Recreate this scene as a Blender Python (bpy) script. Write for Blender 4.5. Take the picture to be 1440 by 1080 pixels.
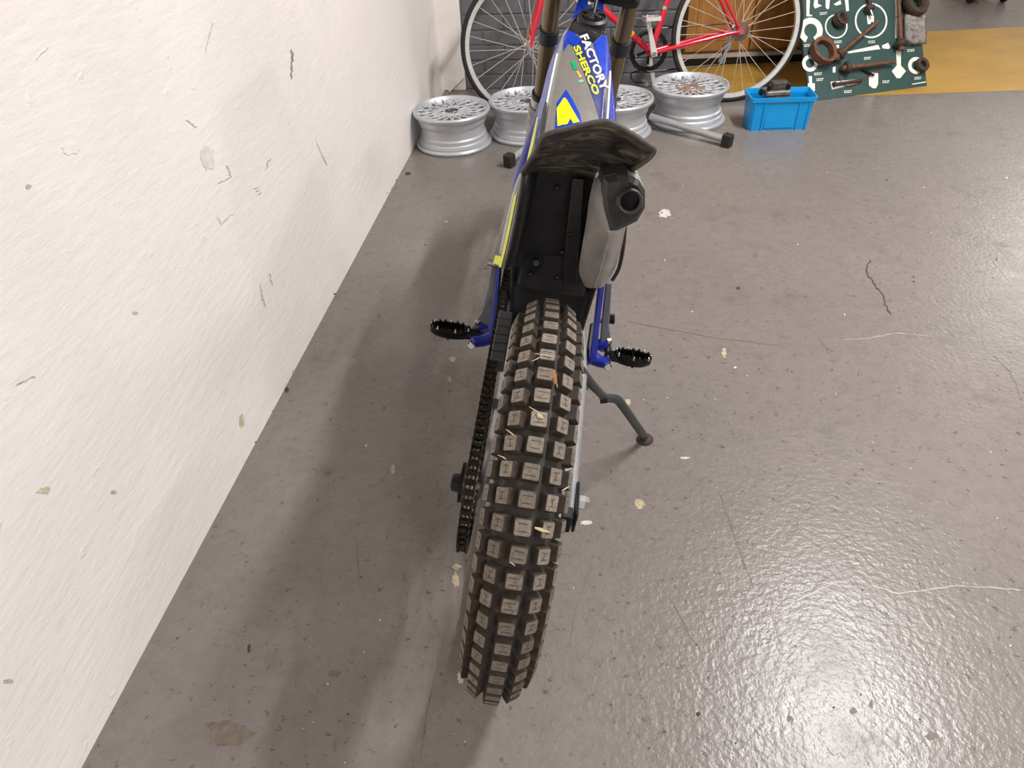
import bpy, bmesh, math, random
from math import sin, cos, pi, radians, sqrt, atan2, hypot
from mathutils import Vector, Matrix, noise
from mathutils.bvhtree import BVHTree
random.seed(7)
for o in list(bpy.data.objects): bpy.data.objects.remove(o)
S = bpy.context.scene
COL = S.collection

# ------------------------------------------------------------------ camera
FPX, TH, PSI, ROLL, H = 985.0, radians(39.9), radians(7.75), radians(3.1), 1.24
X0 = 0.834                                  # the painted wall is the plane x = 0
CP = Vector((X0, 0, H))
FW = Vector((-sin(PSI)*cos(TH), cos(PSI)*cos(TH), -sin(TH)))
_r0 = Vector((cos(PSI), sin(PSI), 0)); _u0 = _r0.cross(FW)
RT = cos(ROLL)*_r0 - sin(ROLL)*_u0
UP = RT.cross(FW)
cd = bpy.data.cameras.new('camera'); cam = bpy.data.objects.new('camera', cd); COL.objects.link(cam)
cd.sensor_width = 36; cd.lens = 36*FPX/1440; cd.clip_start = .02; cd.clip_end = 100
cam.matrix_world = Matrix(((RT.x, UP.x, -FW.x, CP.x), (RT.y, UP.y, -FW.y, CP.y), (RT.z, UP.z, -FW.z, CP.z), (0, 0, 0, 1)))
S.camera = cam
def ray(px, py): return FW + RT*((px-720)/FPX) - UP*((py-540)/FPX)
def fl(px, py, z=0.0):
    d = ray(px, py); return CP + d*((z-H)/d.z)
def on_y(px, py, y):
    d = ray(px, py); return CP + d*((y-CP.y)/d.y)
def on_x(px, py, x):
    d = ray(px, py); return CP + d*((x-CP.x)/d.x)

# ------------------------------------------------------------------ world, exposure, lamp powers
w = bpy.data.worlds.new('world'); S.world = w; w.use_nodes = True
w.node_tree.nodes['Background'].inputs[0].default_value = (.9, .95, 1, 1)
w.node_tree.nodes['Background'].inputs[1].default_value = .25
S.view_settings.view_transform = 'Standard'; S.view_settings.look = 'None'
S.view_settings.gamma = 1; S.view_settings.use_curve_mapping = False
S.view_settings.exposure = 0.02
LAMP_MAIN, LAMP_FILL = 140.0, 66.0
CEIL = 3.1

# ------------------------------------------------------------------ helpers
def lin(c):
    r = []
    for v in c[:3]:
        v /= 255.0
        r.append(v/12.92 if v <= .04045 else ((v+.055)/1.055)**2.4)
    return (*r, 1)
class NT:
    def __init__(s, name):
        s.m = bpy.data.materials.new(name); s.m.use_nodes = True
        s.t = s.m.node_tree; s.b = s.t.nodes['Principled BSDF']
    def n(s, typ, **k):
        x = s.t.nodes.new(typ)
        for a, v in k.items():
            if a.startswith('i_'):
                key = a[2:]; key = int(key) if key.isdigit() else key.replace('_', ' ')
                x.inputs[key].default_value = v
            else: setattr(x, a, v)
        return x
    def l(s, a, b): s.t.links.new(a, b)
    def math(s, op, a, b=None, c=None):
        x = s.n('ShaderNodeMath', operation=op)
        for i, v in enumerate((a, b, c)):
            if v is None: continue
            if isinstance(v, (int, float)): x.inputs[i].default_value = v
            else: s.l(v, x.inputs[i])
        return x.outputs[0]
    def noise(s, scale, detail=4, rough=.6, vec=None):
        x = s.n('ShaderNodeTexNoise'); x.inputs['Scale'].default_value = scale
        x.inputs['Detail'].default_value = detail; x.inputs['Roughness'].default_value = rough
        if vec: s.l(vec, x.inputs['Vector'])
        return x.outputs['Fac']
    def ramp(s, fac, stops):
        x = s.n('ShaderNodeValToRGB'); e = x.color_ramp.elements
        while len(e) < len(stops): e.new(.5)
        for i, (p, c) in enumerate(stops):
            e[i].position = p; e[i].color = c if len(c) == 4 else (*c, 1)
        s.l(fac, x.inputs[0]); return x.outputs[0]
    def mix(s, fac, a, b, mode='MIX'):
        x = s.n('ShaderNodeMix', data_type='RGBA', blend_type=mode)
        for i, v in ((0, fac), (6, a), (7, b)):
            if isinstance(v, (int, float)): x.inputs[i].default_value = v
            elif isinstance(v, tuple): x.inputs[i].default_value = v
            else: s.l(v, x.inputs[i])
        return x.outputs[2]
    def pos(s): return s.n('ShaderNodeNewGeometry').outputs['Position']
    def obj(s): return s.n('ShaderNodeTexCoord').outputs['Object']
    def bump(s, h, strength, dist):
        x = s.n('ShaderNodeBump'); x.inputs['Strength'].default_value = strength; x.inputs['Distance'].default_value = dist
        s.l(h, x.inputs['Height']); s.l(x.outputs[0], s.b.inputs['Normal'])
    def set(s, **k):
        for a, v in k.items():
            key = {'col': 'Base Color', 'rough': 'Roughness', 'metal': 'Metallic', 'spec': 'Specular IOR Level', 'coat': 'Coat Weight'}[a]
            if isinstance(v, (int, float)): s.b.inputs[key].default_value = v
            elif isinstance(v, tuple): s.b.inputs[key].default_value = v
            else: s.l(v, s.b.inputs[key])
        return s.m
_mats = {}
def mat(name, c, rough=.5, metal=0.0, var=.12, scale=40.0, bump=0.0, coat=0.0):
    """plain procedural material: colour varied by noise, a little roughness variation"""
    if name in _mats: return _mats[name]
    t = NT(name); L = lin(c); nz = t.noise(scale, 4, .6, t.obj())
    lo = tuple(max(0, v*(1-var)) for v in L[:3]); hi = tuple(min(1, v*(1+var)) for v in L[:3])
    t.set(col=t.ramp(nz, [(.3, lo), (.7, hi)]), metal=metal, coat=coat)
    t.set(rough=t.math('MULTIPLY_ADD', nz, .18, max(0.02, rough-.09)))
    if bump: t.bump(nz, bump, .004)
    _mats[name] = t.m; return t.m

class MB:
    """collects shapes into one mesh"""
    def __init__(s): s.v = []; s.f = []; s.mi = []
    def add(s, vs, fs, mi=0):
        o = len(s.v); s.v += [tuple(v) for v in vs]; s.f += [[i+o for i in f] for f in fs]; s.mi += [mi]*len(fs); return s
    def box(s, lo, hi, mi=0, M=None, taper=1.0):
        (a, b, c), (d, e, g) = lo, hi; mx, my = (a+d)/2, (b+e)/2
        vs = [(x, y, z) for z in (c, g) for (x, y) in ((a, b), (d, b), (d, e), (a, e))]
        if taper != 1: vs = [v if i < 4 else (mx+(v[0]-mx)*taper, my+(v[1]-my)*taper, v[2]) for i, v in enumerate(vs)]
        if M: vs = [M @ Vector(v) for v in vs]
        return s.add(vs, [(3, 2, 1, 0), (4, 5, 6, 7), (0, 1, 5, 4), (1, 2, 6, 5), (2, 3, 7, 6), (3, 0, 4, 7)], mi)
    def tube(s, pts, r, n=12, mi=0, cap=True, closed=False, flat=1.0, upv=None):
        P = [Vector(p) for p in pts]; rr = r if isinstance(r, (list, tuple)) else [r]*len(P)
        rings = []; prev = None
        for i, p in enumerate(P):
            if closed: t = P[(i+1) % len(P)]-P[i-1]
            else: t = P[min(i+1, len(P)-1)]-P[max(i-1, 0)]
            t.normalize()
            if prev is None:
                up = Vector(upv) if upv else (Vector((0, 0, 1)) if abs(t.z) < .9 else Vector((0, 1, 0)))
                a = t.cross(up).normalized()
            else:
                a = (prev - t*prev.dot(t)).normalized()
            prev = a; b = t.cross(a)
            rings.append([p + (a*cos(2*pi*k/n)*rr[i] + b*sin(2*pi*k/n)*rr[i]*flat) for k in range(n)])
        vs = [v for R in rings for v in R]; m = len(P); fs = []
        for i in range(m if closed else m-1):
            for k in range(n):
                fs.append((i*n+k, i*n+(k+1) % n, ((i+1) % m)*n+(k+1) % n, ((i+1) % m)*n+k))
        if cap and not closed: fs += [tuple(range(n))[::-1], tuple((m-1)*n+k for k in range(n))]
        return s.add(vs, fs, mi)
    def lathe(s, prof, n=32, M=None, mi=0, closed=False):
        """profile of (radius, z) round the z axis"""
        vs = []
        for i in range(n):
            a = 2*pi*i/n
            for (r, z) in prof: vs.append(Vector((r*cos(a), r*sin(a), z)))
        if M: vs = [M @ v for v in vs]
        m = len(prof); fs = []
        for i in range(n):
            for k in range(m if closed else m-1):
                j = (i+1) % n; k2 = (k+1) % m
                fs.append((i*m+k, j*m+k, j*m+k2, i*m+k2))
        return s.add(vs, fs, mi)
    def prism(s, poly, z0, z1, M=None, mi=0):
        n = len(poly); vs = [Vector((x, y, z0)) for x, y in poly]+[Vector((x, y, z1)) for x, y in poly]
        if M: vs = [M @ v for v in vs]
        fs = [tuple(range(n))[::-1], tuple(range(n, 2*n))]+[(i, (i+1) % n, n+(i+1) % n, n+i) for i in range(n)]
        return s.add(vs, fs, mi)
    def grid(s, rows, mi=0, close=False):
        m = len(rows[0]); vs = [p for R in rows for p in R]; fs = []
        for i in range(len(rows)-1):
            for k in range(m if close else m-1):
                k2 = (k+1) % m
                fs.append((i*m+k, i*m+k2, (i+1)*m+k2, (i+1)*m+k))
        return s.add(vs, fs, mi)
    def solid(s, secs, mi=0):
        """closed loft through rings of points, with end caps"""
        n = len(secs[0]); s.grid(secs, mi, close=True)
        o = len(s.v)-n*len(secs)
        s.f += [[o+k for k in range(n)][::-1], [o+n*(len(secs)-1)+k for k in range(n)]]; s.mi += [mi]*2
        return s
    def mesh(s, name, mats, smooth=False):
        me = bpy.data.meshes.new(name); me.from_pydata(s.v, [], s.f)
        for m in (mats if isinstance(mats, (list, tuple)) else [mats]): me.materials.append(m)
        me.polygons.foreach_set('material_index', s.mi)
        bm = bmesh.new(); bm.from_mesh(me); bmesh.ops.recalc_face_normals(bm, faces=bm.faces)
        if smooth:
            for f in bm.faces: f.smooth = True
            ca = radians(smooth if smooth is not True else 40)
            for e in bm.edges:
                if len(e.link_faces) == 2 and e.calc_face_angle(0) > ca: e.smooth = False
        bm.to_mesh(me); bm.free(); return me
    def build(s, name, mats, parent=None, smooth=False, loc=None):
        o = bpy.data.objects.new(name, s.mesh(name, mats, smooth)); COL.objects.link(o)
        if parent: o.parent = parent
        if loc is not None: o.location = loc
        return o
def bevel(o, wd, seg=2, ang=35):
    m = o.modifiers.new('bevel', 'BEVEL'); m.width = wd; m.segments = seg; m.limit_method = 'ANGLE'; m.angle_limit = radians(ang); return o
def solidify(o, th, off=0):
    m = o.modifiers.new('thickness', 'SOLIDIFY'); m.thickness = th; m.offset = off; return o
def empty(name, loc=(0, 0, 0), M=None):
    o = bpy.data.objects.new(name, None); COL.objects.link(o); o.empty_display_size = .1
    if M: o.matrix_world = M
    else: o.location = loc
    return o
def tag(o, label, cat, group=None):
    o['label'] = label; o['category'] = cat
    if group: o['group'] = group
    return o
def struct(o): o['kind'] = 'structure'; return o
def inst(name, me, parent=None, M=None):
    o = bpy.data.objects.new(name, me); COL.objects.link(o)
    if parent: o.parent = parent
    if M: o.matrix_local = M
    return o
def frame(origin, zdir, xhint=(1, 0, 0)):
    z = Vector(zdir).normalized(); x = Vector(xhint); x = (x-z*x.dot(z)).normalized(); y = z.cross(x)
    return Matrix(((x.x, y.x, z.x, origin[0]), (x.y, y.y, z.y, origin[1]), (x.z, y.z, z.z, origin[2]), (0, 0, 0, 1)))
def catmull(P, sub):
    P = [Vector(p) for p in P]; out = []
    for i in range(len(P)-1):
        a, b, c, d = P[max(i-1, 0)], P[i], P[i+1], P[min(i+2, len(P)-1)]
        for k in range(sub):
            t = k/sub
            out.append(.5*((2*b)+(c-a)*t+(2*a-5*b+4*c-d)*t*t+(3*b-a-3*c+d)*t**3))
    out.append(P[-1]); return out
def smooth_grid(rows, su, sv):
    rows = [catmull(R, sv) for R in rows]
    cols = [catmull([R[k] for R in rows], su) for k in range(len(rows[0]))]
    return [[c[i] for c in cols] for i in range(len(cols[0]))]

# ------------------------------------------------------------------ setting materials
def m_floor():
    t = NT('grey_floor_paint'); p = t.pos()
    big = t.noise(1.3, 5, .6, p); mid = t.noise(9, 6, .65, p); fine = t.noise(140, 3, .6, p); speck = t.noise(48, 3, .75, p)
    c = t.ramp(big, [(.3, lin((122, 115, 111))), (.7, lin((132, 124, 119)))])
    c = t.mix(t.math('MULTIPLY', mid, .4), c, lin((108, 101, 96)))
    grain = t.ramp(t.noise(26, 6, .8, p), [(.45, (0, 0, 0)), (.70, (1, 1, 1))]); c = t.mix(t.math('MULTIPLY', grain, .35), c, lin((92, 85, 79)))
    dirt = t.ramp(t.noise(5, 8, .72, p), [(.56, (0, 0, 0)), (.72, (1, 1, 1))])
    c = t.mix(t.math('MULTIPLY', dirt, .5), c, lin((86, 78, 70)))
    sp = t.ramp(speck, [(.61, (0, 0, 0)), (.68, (1, 1, 1))]); c = t.mix(t.math('MULTIPLY', sp, .7), c, lin((70, 63, 56)))
    wp = t.ramp(t.noise(31, 2, .7, p), [(.73, (0, 0, 0)), (.77, (1, 1, 1))]); c = t.mix(t.math('MULTIPLY', wp, .5), c, lin((158, 149, 134)))
    # fine scratches: stretched, warped noise ridges
    mp = t.n('ShaderNodeMapping'); mp.inputs['Scale'].default_value = (3.0, 14.0, 1); mp.inputs['Rotation'].default_value = (0, 0, .5); t.l(p, mp.inputs['Vector'])
    rid = t.math('ABSOLUTE', t.math('SUBTRACT', t.noise(1.6, 3, .55, mp.outputs[0]), .5))
    scr = t.ramp(rid, [(.0, (1, 1, 1)), (.006, (0, 0, 0))])
    gate = t.ramp(t.noise(2.2, 2, .5, p), [(.5, (0, 0, 0)), (.62, (1, 1, 1))])
    c = t.mix(t.math('MULTIPLY', t.math('MULTIPLY', scr, gate), .5), c, lin((100, 92, 84)))
    r = t.math('MULTIPLY_ADD', mid, .20, .19)
    r = t.math('ADD', r, t.math('MULTIPLY', dirt, .2))
    orange = t.noise(75, 2, .5, p)
    t.set(col=c, rough=r, spec=.36)
    t.bump(t.math('ADD', t.math('ADD', t.math('MULTIPLY', orange, .7), t.math('MULTIPLY', fine, .25)), t.math('MULTIPLY', mid, .6)), .42, .004)
    return t.m
def m_wall():
    t = NT('white_wall_paint'); p = t.pos()
    big = t.noise(1.1, 4, .55, p)
    c = t.ramp(big, [(.3, lin((242, 235, 230))), (.7, lin((246, 240, 236)))])
    cool = t.ramp(t.noise(1.9, 3, .5, p), [(.52, (0, 0, 0)), (.68, (1, 1, 1))]); c = t.mix(t.math('MULTIPLY', cool, .3), c, lin((226, 225, 226)))
    st = t.ramp(t.noise(6, 6, .7, p), [(.66, (0, 0, 0)), (.78, (1, 1, 1))]); c = t.mix(t.math('MULTIPLY', st, .35), c, lin((206, 196, 180)))
    t.set(col=c, rough=.42)
    mp = t.n('ShaderNodeMapping'); mp.inputs['Scale'].default_value = (1, 1.6, 6); mp.inputs['Rotation'].default_value = (.45, 0, 0); t.l(p, mp.inputs['Vector'])
    strokes = t.noise(9, 4, .6, mp.outputs[0]); lump = t.noise(14, 5, .6, p); nick = t.ramp(t.noise(22, 3, .6, p), [(.66, (0, 0, 0)), (.74, (1, 1, 1))])
    t.bump(t.math('ADD', t.math('ADD', t.math('MULTIPLY', strokes, .5), t.math('MULTIPLY', lump, .5)), t.math('MULTIPLY', nick, .35)), .3, .012)
    return t.m
FLOOR, WALL = m_floor(), m_wall()
BRICK = mat('dark_grey_masonry_paint', (108, 108, 112), .5, var=.16, scale=22, bump=.35)
MORTAR = mat('dark_grey_mortar', (96, 96, 98), .6, var=.2, scale=30, bump=.3)
def m_yellow():
    t = NT('worn_yellow_line_paint'); p = t.pos()
    c = t.ramp(t.noise(3, 5, .6, p), [(.3, lin((166, 128, 54))), (.7, lin((192, 149, 60)))])
    wr = t.ramp(t.noise(11, 7, .75, p), [(.56, (0, 0, 0)), (.72, (1, 1, 1))]); c = t.mix(t.math('MULTIPLY', wr, .75), c, lin((140, 122, 92)))
    t.set(col=c, rough=.5); return t.m
YELLOW = m_yellow()

# ------------------------------------------------------------------ room shell
RX, RY0, RY1 = 6.4, -3.2, 8.5
struct(MB().add([(0, RY0, 0), (RX, RY0, 0), (RX, RY1, 0), (0, RY1, 0)], [(0, 1, 2, 3)]).build('floor', FLOOR))
floor = bpy.data.objects['floor']
CY = 3.99                                            # where the wall meets the white return
NY, NZ = 210, 84
def wall_d(y, z):
    d = .007*(noise.fractal(Vector((3.1, y*1.1, z*1.1)), 1, 2, 3)); near = max(0, 1-abs(y-3.35)/.45); d += .010*near*near
    if z < .12: d *= .12+.88*z/.12
    return min(.012, max(-.012, d)) if y < CY-.03 else 0
rows = [[(wall_d(RY0+(CY-RY0)*i/NY, CEIL*j/NZ), RY0+(CY-RY0)*i/NY, CEIL*j/NZ) for i in range(NY+1)] for j in range(NZ+1)]
wl = struct(MB().grid(rows).build('wall_left', WALL, smooth=180))
BY = 4.015                                           # face of the dark brickwork
PXR = fl(655, 127).x                                 # right edge of the white return
struct(bevel(MB().box((-.02, CY, 0), (PXR, CY+.3, CEIL)).build('wall_corner_return', WALL), .006))
BXR = fl(950, 122).x
wb = struct(MB().box((PXR, BY-.001, 0), (BXR, BY+.22, CEIL)).build('wall_back', MORTAR))
bvars = []
for k in range(4):
    m = MB(); a = random.uniform(.9, 1)
    hx, hz, c_ = .1100, .0350, .004
    ring = lambda y, ins: [(-hx+ins+random.uniform(-.001, .001), y, -hz+ins), (hx-ins, y, -hz+ins+random.uniform(-.001, .001)), (hx-ins, y, hz-ins), (-hx+ins, y, hz-ins+random.uniform(-.001, .001))]
    m.solid([ring(.02, 0), ring(.004, 0), ring(random.uniform(-.0015, .0005), c_)]); bvars.append(m.mesh('brick', BRICK))
hm = MB(); hm.solid([[(-.05, .02, -.0325), (.05, .02, -.0325), (.05, .02, .0325), (-.05, .02, .0325)], [(-.05, .004, -.0325), (.05, .004, -.0325), (.05, .004, .0325), (-.05, .004, .0325)], [(-.046, 0, -.0285), (.046, 0, -.0285), (.046, 0, .0285), (-.046, 0, .0285)]])
half = hm.mesh('brick', BRICK)
for j in range(int(CEIL/.075)):
    z = .0375+.075*j; x = PXR+.006; odd = j % 2
    if odd:
        inst('brick', half, wb, Matrix.Translation((x+.05, BY-.004, z))); x += .1125
    while x+.1 < BXR:
        if x+.215 < BXR:
            inst('brick', random.choice(bvars), wb, Matrix.Translation((x+.1075, BY-.004-random.uniform(0, .003), z)))
        else:
            sc = (BXR-x)/.1
            inst('brick', half, wb, Matrix.Translation((x+.05*sc, BY-.004, z)) @ Matrix.Diagonal((sc, 1, 1, 1)))
        x += .225
PLAIN = mat('plain_wall_paint', (205, 200, 194), .6, var=.05, scale=3)
struct(MB().box((RX, RY0, 0), (RX+.1, RY1, CEIL)).build('wall_right', PLAIN))
struct(MB().box((0, RY1, 0), (RX, RY1+.1, CEIL)).build('wall_far', PLAIN))
struct(MB().box((0, RY0-.1, 0), (RX, RY0, CEIL)).build('wall_behind', PLAIN))
struct(MB().box((-.1, CY+.3, 0), (0, RY1, CEIL)).build('wall_left_beyond', PLAIN))
struct(MB().box((-.1, RY0-.1, CEIL), (RX+.1, RY1+.1, CEIL+.1)).build('ceiling', PLAIN))

# painted yellow walkway line on the floor, seen past the end of the brick wall
a, b = fl(1290, 132), fl(1440, 127); c_, d_ = fl(1302, 44), fl(1440, 37)
def ext(p, q, x): return Vector((x, p.y+(q.y-p.y)*(x-p.x)/(q.x-p.x), 0))
xs = [BXR+.005, 1.7, 2.4, 3.2, 4.2, 5.4, RX-.01]
lo = [ext(a, b, x)+Vector((0, random.uniform(-.012, .012), .0006)) for x in xs]; hi_ = [ext(c_, d_, x)+Vector((0, random.uniform(-.012, .012), .0006)) for x in xs]
yl = MB().grid([lo, hi_]).build('painted_line', YELLOW, floor)

# ceiling lamps: one main white batten, plus three added fill battens for ambient light
WHITE_METAL = mat('white_enamel', (225, 225, 222), .4, var=.03)
def m_emit(name, c, s):
    t = NT(name); t.b.inputs['Emission Color'].default_value = c; t.b.inputs['Emission Strength'].default_value = s; t.set(col=(.9, .9, .9, 1)); return t.m
GLOW = m_emit('lit_diffuser', (1, .98, .94, 1), 6)
def batten(x, y, power, label, wd=.08, ln=1.5, group=None):
    r = empty('ceiling_light', (x, y, CEIL)); tag(r, label, 'ceiling light', group)
    bevel(MB().box((-wd/2-.01, -ln/2-.03, -.06), (wd/2+.01, ln/2+.03, 0)).build('housing', WHITE_METAL, r), .006)
    bevel(MB().box((-wd/2, -ln/2, -.075), (wd/2, ln/2, -.06)).build('diffuser', GLOW, r), .006)
    ld = bpy.data.lights.new('lamp', 'AREA'); ld.shape = 'RECTANGLE'; ld.size = wd; ld.size_y = ln; ld.energy = power; ld.color = (1, .985, .972)
    lo = bpy.data.objects.new('lamp', ld); COL.objects.link(lo); lo.parent = r; lo.location = (0, 0, -.082)
batten(2.36, 2.05, LAMP_MAIN, 'lit white ceiling batten above the clear floor beside the motorcycle')
batten(4.6, .4, LAMP_FILL, 'added white ceiling fill batten near the right wall, level with the motorcycle', ln=1.5)
batten(2.2, -1.9, LAMP_FILL, 'added white ceiling fill batten nearest the wall behind the motorcycle', ln=1.5)
batten(5.7, 7.2, LAMP_FILL*.9, 'added white ceiling fill batten beyond the yellow floor line', ln=1.5)

# ------------------------------------------------------------------ marks on floor and wall (paint loss, cracks, scuffs)
CRACK = mat('open_crack_dirt', (62, 56, 50), .8)
CHIP = mat('chipped_bare_concrete', (172, 158, 132), .8, var=.3, scale=90)
CHIPW = mat('white_paint_splash', (196, 190, 186), .5)
RUST = mat('brown_rust_stain', (112, 101, 90), .6, var=.3, scale=60)
GREYM = mat('grey_filler_line', (152, 145, 139), .35)
SCUFF = mat('grey_scuff', (190, 184, 178), .6, var=.3, scale=80)
TAN = mat('tan_scuff', (208, 196, 170), .6, var=.3, scale=80)
def strip(name, pts, wd, m, parent, to3, jag=.4, sub=6):
    P = []
    for i in range(len(pts)-1):
        for k in range(sub):
            t = k/sub; P.append((pts[i][0]*(1-t)+pts[i+1][0]*t+random.uniform(-jag, jag)*4, pts[i][1]*(1-t)+pts[i+1][1]*t+random.uniform(-jag, jag)*2))
    P.append(pts[-1]); L, R_ = [], []
    for i, p in enumerate(P):
        q0, q1 = P[max(0, i-1)], P[min(len(P)-1, i+1)]; dx, dy = q1[0]-q0[0], q1[1]-q0[1]; l = hypot(dx, dy) or 1
        wv = wd*random.uniform(.35, 1)*(.25 if i in (0, len(P)-1) else 1)/2
        L.append(to3(p[0]-dy/l*wv, p[1]+dx/l*wv)); R_.append(to3(p[0]+dy/l*wv, p[1]-dx/l*wv))
    return MB().grid([L, R_]).build(name, m, parent)
def blot(name, c, rx, ry, m, parent, to3, n=22, rot=0.0):
    ph = random.uniform(0, 99); vs = []
    for k in range(n):
        a = 2*pi*k/n; q = .62+.75*abs(noise.noise(Vector((cos(a)*1.7+ph, sin(a)*1.7, ph))))+random.uniform(-.1, .1)
        x, y = rx*q*cos(a), ry*q*sin(a); vs.append(to3(c[0]+x*cos(rot)-y*sin(rot), c[1]+x*sin(rot)+y*cos(rot)))
    return MB().add(vs, [tuple(range(n))]).build(name, m, parent)
f3 = lambda px, py: fl(px, py, .0007)
def w3(px, py):
    q = on_x(px, py, 0)
    for k in range(3): q = on_x(px, py, wall_d(q.y, q.z)+.0009)
    return q
strip('crack', [(1224, 366), (1217, 380), (1228, 398), (1240, 412), (1245, 428), (1254, 444)], 2.6, CRACK, floor, f3)
strip('crack', [(1152, 474), (1160, 485), (1168, 497)], 4, RUST, floor, f3)
strip('crack', [(1096, 862), (1125, 842), (1178, 818)], 3.2, GREYM, floor, f3)
strip('crack', [(1225, 822), (1262, 835), (1300, 830), (1345, 824), (1390, 826), (1439, 830)], 3.2, GREYM, floor, f3)
strip('crack', [(1185, 478), (1222, 476), (1262, 468), (1310, 474)], 2, GREYM, floor, f3)
strip('crack', [(1397, 500), (1420, 522), (1428, 540), (1436, 560)], 1.6, RUST, floor, f3)
strip('crack', [(942, 842), (968, 888), (985, 915)], 1.6, RUST, floor, f3)
strip('crack', [(832, 790), (812, 850), (802, 905)], 1.6, RUST, floor, f3)
strip('crack', [(600, 860), (622, 900), (600, 1000), (590, 1075)], 1.2, RUST, floor, f3, .15)
strip('crack', [(484, 724), (502, 765), (505, 830)], 1.4, RUST, floor, f3, .1)
strip('crack', [(620, 520), (660, 545), (672, 600), (655, 700)], 1.2, RUST, floor, f3, .1)
strip('crack', [(884, 452), (1000, 474), (1100, 486)], 1.4, RUST, floor, f3, .15)
strip('crack', [(1010, 690), (1040, 770), (1060, 830)], 2.2, RUST, floor, f3)
strip('crack', [(1035, 960), (1052, 985), (1030, 1040)], 2, GREYM, floor, f3)
for c, rx, ry, m in [((935, 300), 10, 7, CHIPW), ((642, 797), 8, 5, CHIP), ((641, 815), 6, 12, CHIP), ((648, 952), 6, 12, CHIPW), ((552, 660), 4, 9, CHIP), ((1018, 496), 4, 9, CHIP),
                     ((883, 566), 6, 6, CHIP), ((636, 505), 6, 5, CHIP), ((632, 533), 4, 5, CHIP), ((320, 1030), 40, 22, RUST), ((470, 947), 12, 6, RUST), ((824, 735), 9, 4, CHIPW), ((900, 708), 9, 8, CHIP),
                     ((963, 644), 7, 2, CHIPW), ((958, 783), 5, 4, RUST), ((1062, 358), 5, 5, RUST), ((1038, 405), 3, 3, CRACK), ((574, 244), 5, 3, CRACK), ((616, 278), 5, 2, RUST), ((403, 548), 4, 5, CRACK),
                     ((1225, 990), 4, 6, RUST), ((1110, 1010), 4, 6, RUST), ((1200, 1000), 6, 5, RUST), ((1310, 1035), 9, 7, RUST), ((982, 1004), 4, 4, CRACK), ((966, 1006), 3, 3, RUST), ((910, 1010), 8, 4, RUST), ((470, 1050), 3, 10, RUST), ((350, 912), 3, 8, CRACK)]:
    blot('paint_chip', c, rx, ry, m, floor, f3)
for k in range(150):
    px, py = random.uniform(420, 1440), random.uniform(200, 1080); q = fl(px, py)
    if q.x > .1: blot('paint_chip', (px, py), random.uniform(.9, 2.4), random.uniform(.7, 2), random.choice((CHIP, CRACK, CRACK, RUST, CHIPW)), floor, f3, n=7)
strip('scuff', [(410, 68), (411, 88), (410, 112)], 4, mat('dark_scuff', (150, 145, 140), .6, var=.3, scale=80), wl, w3)
strip('scuff', [(300, 30), (292, 60), (289, 75)], 1.2, SCUFF, wl, w3, .1)
strip('scuff', [(260, 168), (270, 174), (277, 180)], 2, TAN, wl, w3)
strip('scuff', [(307, 258), (326, 248), (318, 232)], 2.4, SCUFF, wl, w3)
strip('scuff', [(380, 222), (373, 240)], 3, TAN, wl, w3)
strip('scuff', [(445, 200), (455, 222), (460, 232)], 2, TAN, wl, w3, .1)
strip('scuff', [(365, 398), (369, 420), (374, 432)], 2.4, TAN, wl, w3)
strip('scuff', [(378, 384), (384, 402)], 2.4, TAN, wl, w3)
strip('scuff', [(50, 85), (60, 74), (70, 66)], 2, SCUFF, wl, w3)
strip('scuff', [(305, 305), (312, 315), (330, 298)], 1.6, SCUFF, wl, w3)
strip('scuff', [(22, 542), (36, 536), (50, 528)], 3, SCUFF, wl, w3)
for k in range(3): strip('scuff', [(356+k*3, 266+k*4), (364+k*2, 263+k*4)], 2, SCUFF, wl, w3, .1, 3)
for c, rx, ry, m in [((160, 692), 6, 3, SCUFF), ((62, 690), 10, 6, TAN), ((340, 592), 5, 12, TAN), ((12, 958), 8, 4, SCUFF), ((292, 222), 12, 22, mat('pale_patch', (230, 223, 216), .5)), ((100, 210), 16, 10, mat('filler_patch', (243, 240, 238), .4)), ((40, 262), 5, 4, SCUFF), ((190, 440), 5, 3, TAN), ((620, 10), 2, 2, CRACK)]:
    blot('scuff', c, rx, ry, m, wl, w3)
for k in range(22):                                     # the dirty, slightly chipped bottom edge of the wall
    py = random.uniform(240, 1060); px = 577-(py-220)*.531; blot('paint_chip', (px-random.uniform(0, 5), py), random.uniform(1, 3), random.uniform(1, 3), random.choice((CRACK, TAN, SCUFF)), wl, w3, n=8)

# ================================================================== MOTORCYCLE
BN = Vector((.988085, -.008359, -.153679)); BH = Vector((.00846, .999964, 0)); BZ = BN.cross(BH)
CL = Vector((-.03216, -.78906, 1.24957))              # camera position in the bike's own frame
ORG = CP - BN*CL.x - BH*CL.y - BZ*CL.z
BM = Matrix(((BN.x, BH.x, BZ.x, ORG.x), (BN.y, BH.y, BZ.y, ORG.y), (BN.z, BH.z, BZ.z, ORG.z), (0, 0, 0, 1)))
bike = empty('motorcycle', M=BM)
tag(bike, 'blue and grey trials motorcycle leaning on its side stand beside the white wall', 'motorcycle')
B3 = BM.to_3x3().transposed()
def BL(px, py, y=None, x=None, z=None):
    d = B3 @ ray(px, py)
    t = (y-CL.y)/d.y if y is not None else ((z-CL.z)/d.z if z is not None else (x-CL.x)/d.x)
    return CL+d*t
BLUE = mat('blue_plastic', (22, 60, 178), .28, var=.1, coat=.3)
BLUEF = mat('blue_frame_enamel', (30, 44, 150), .32, var=.12, coat=.2)
BLACKP = mat('black_plastic', (31, 31, 33), .42, var=.3, scale=30)
BLACKM = mat('black_metal', (30, 30, 32), .38, metal=.5, var=.3)
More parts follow.
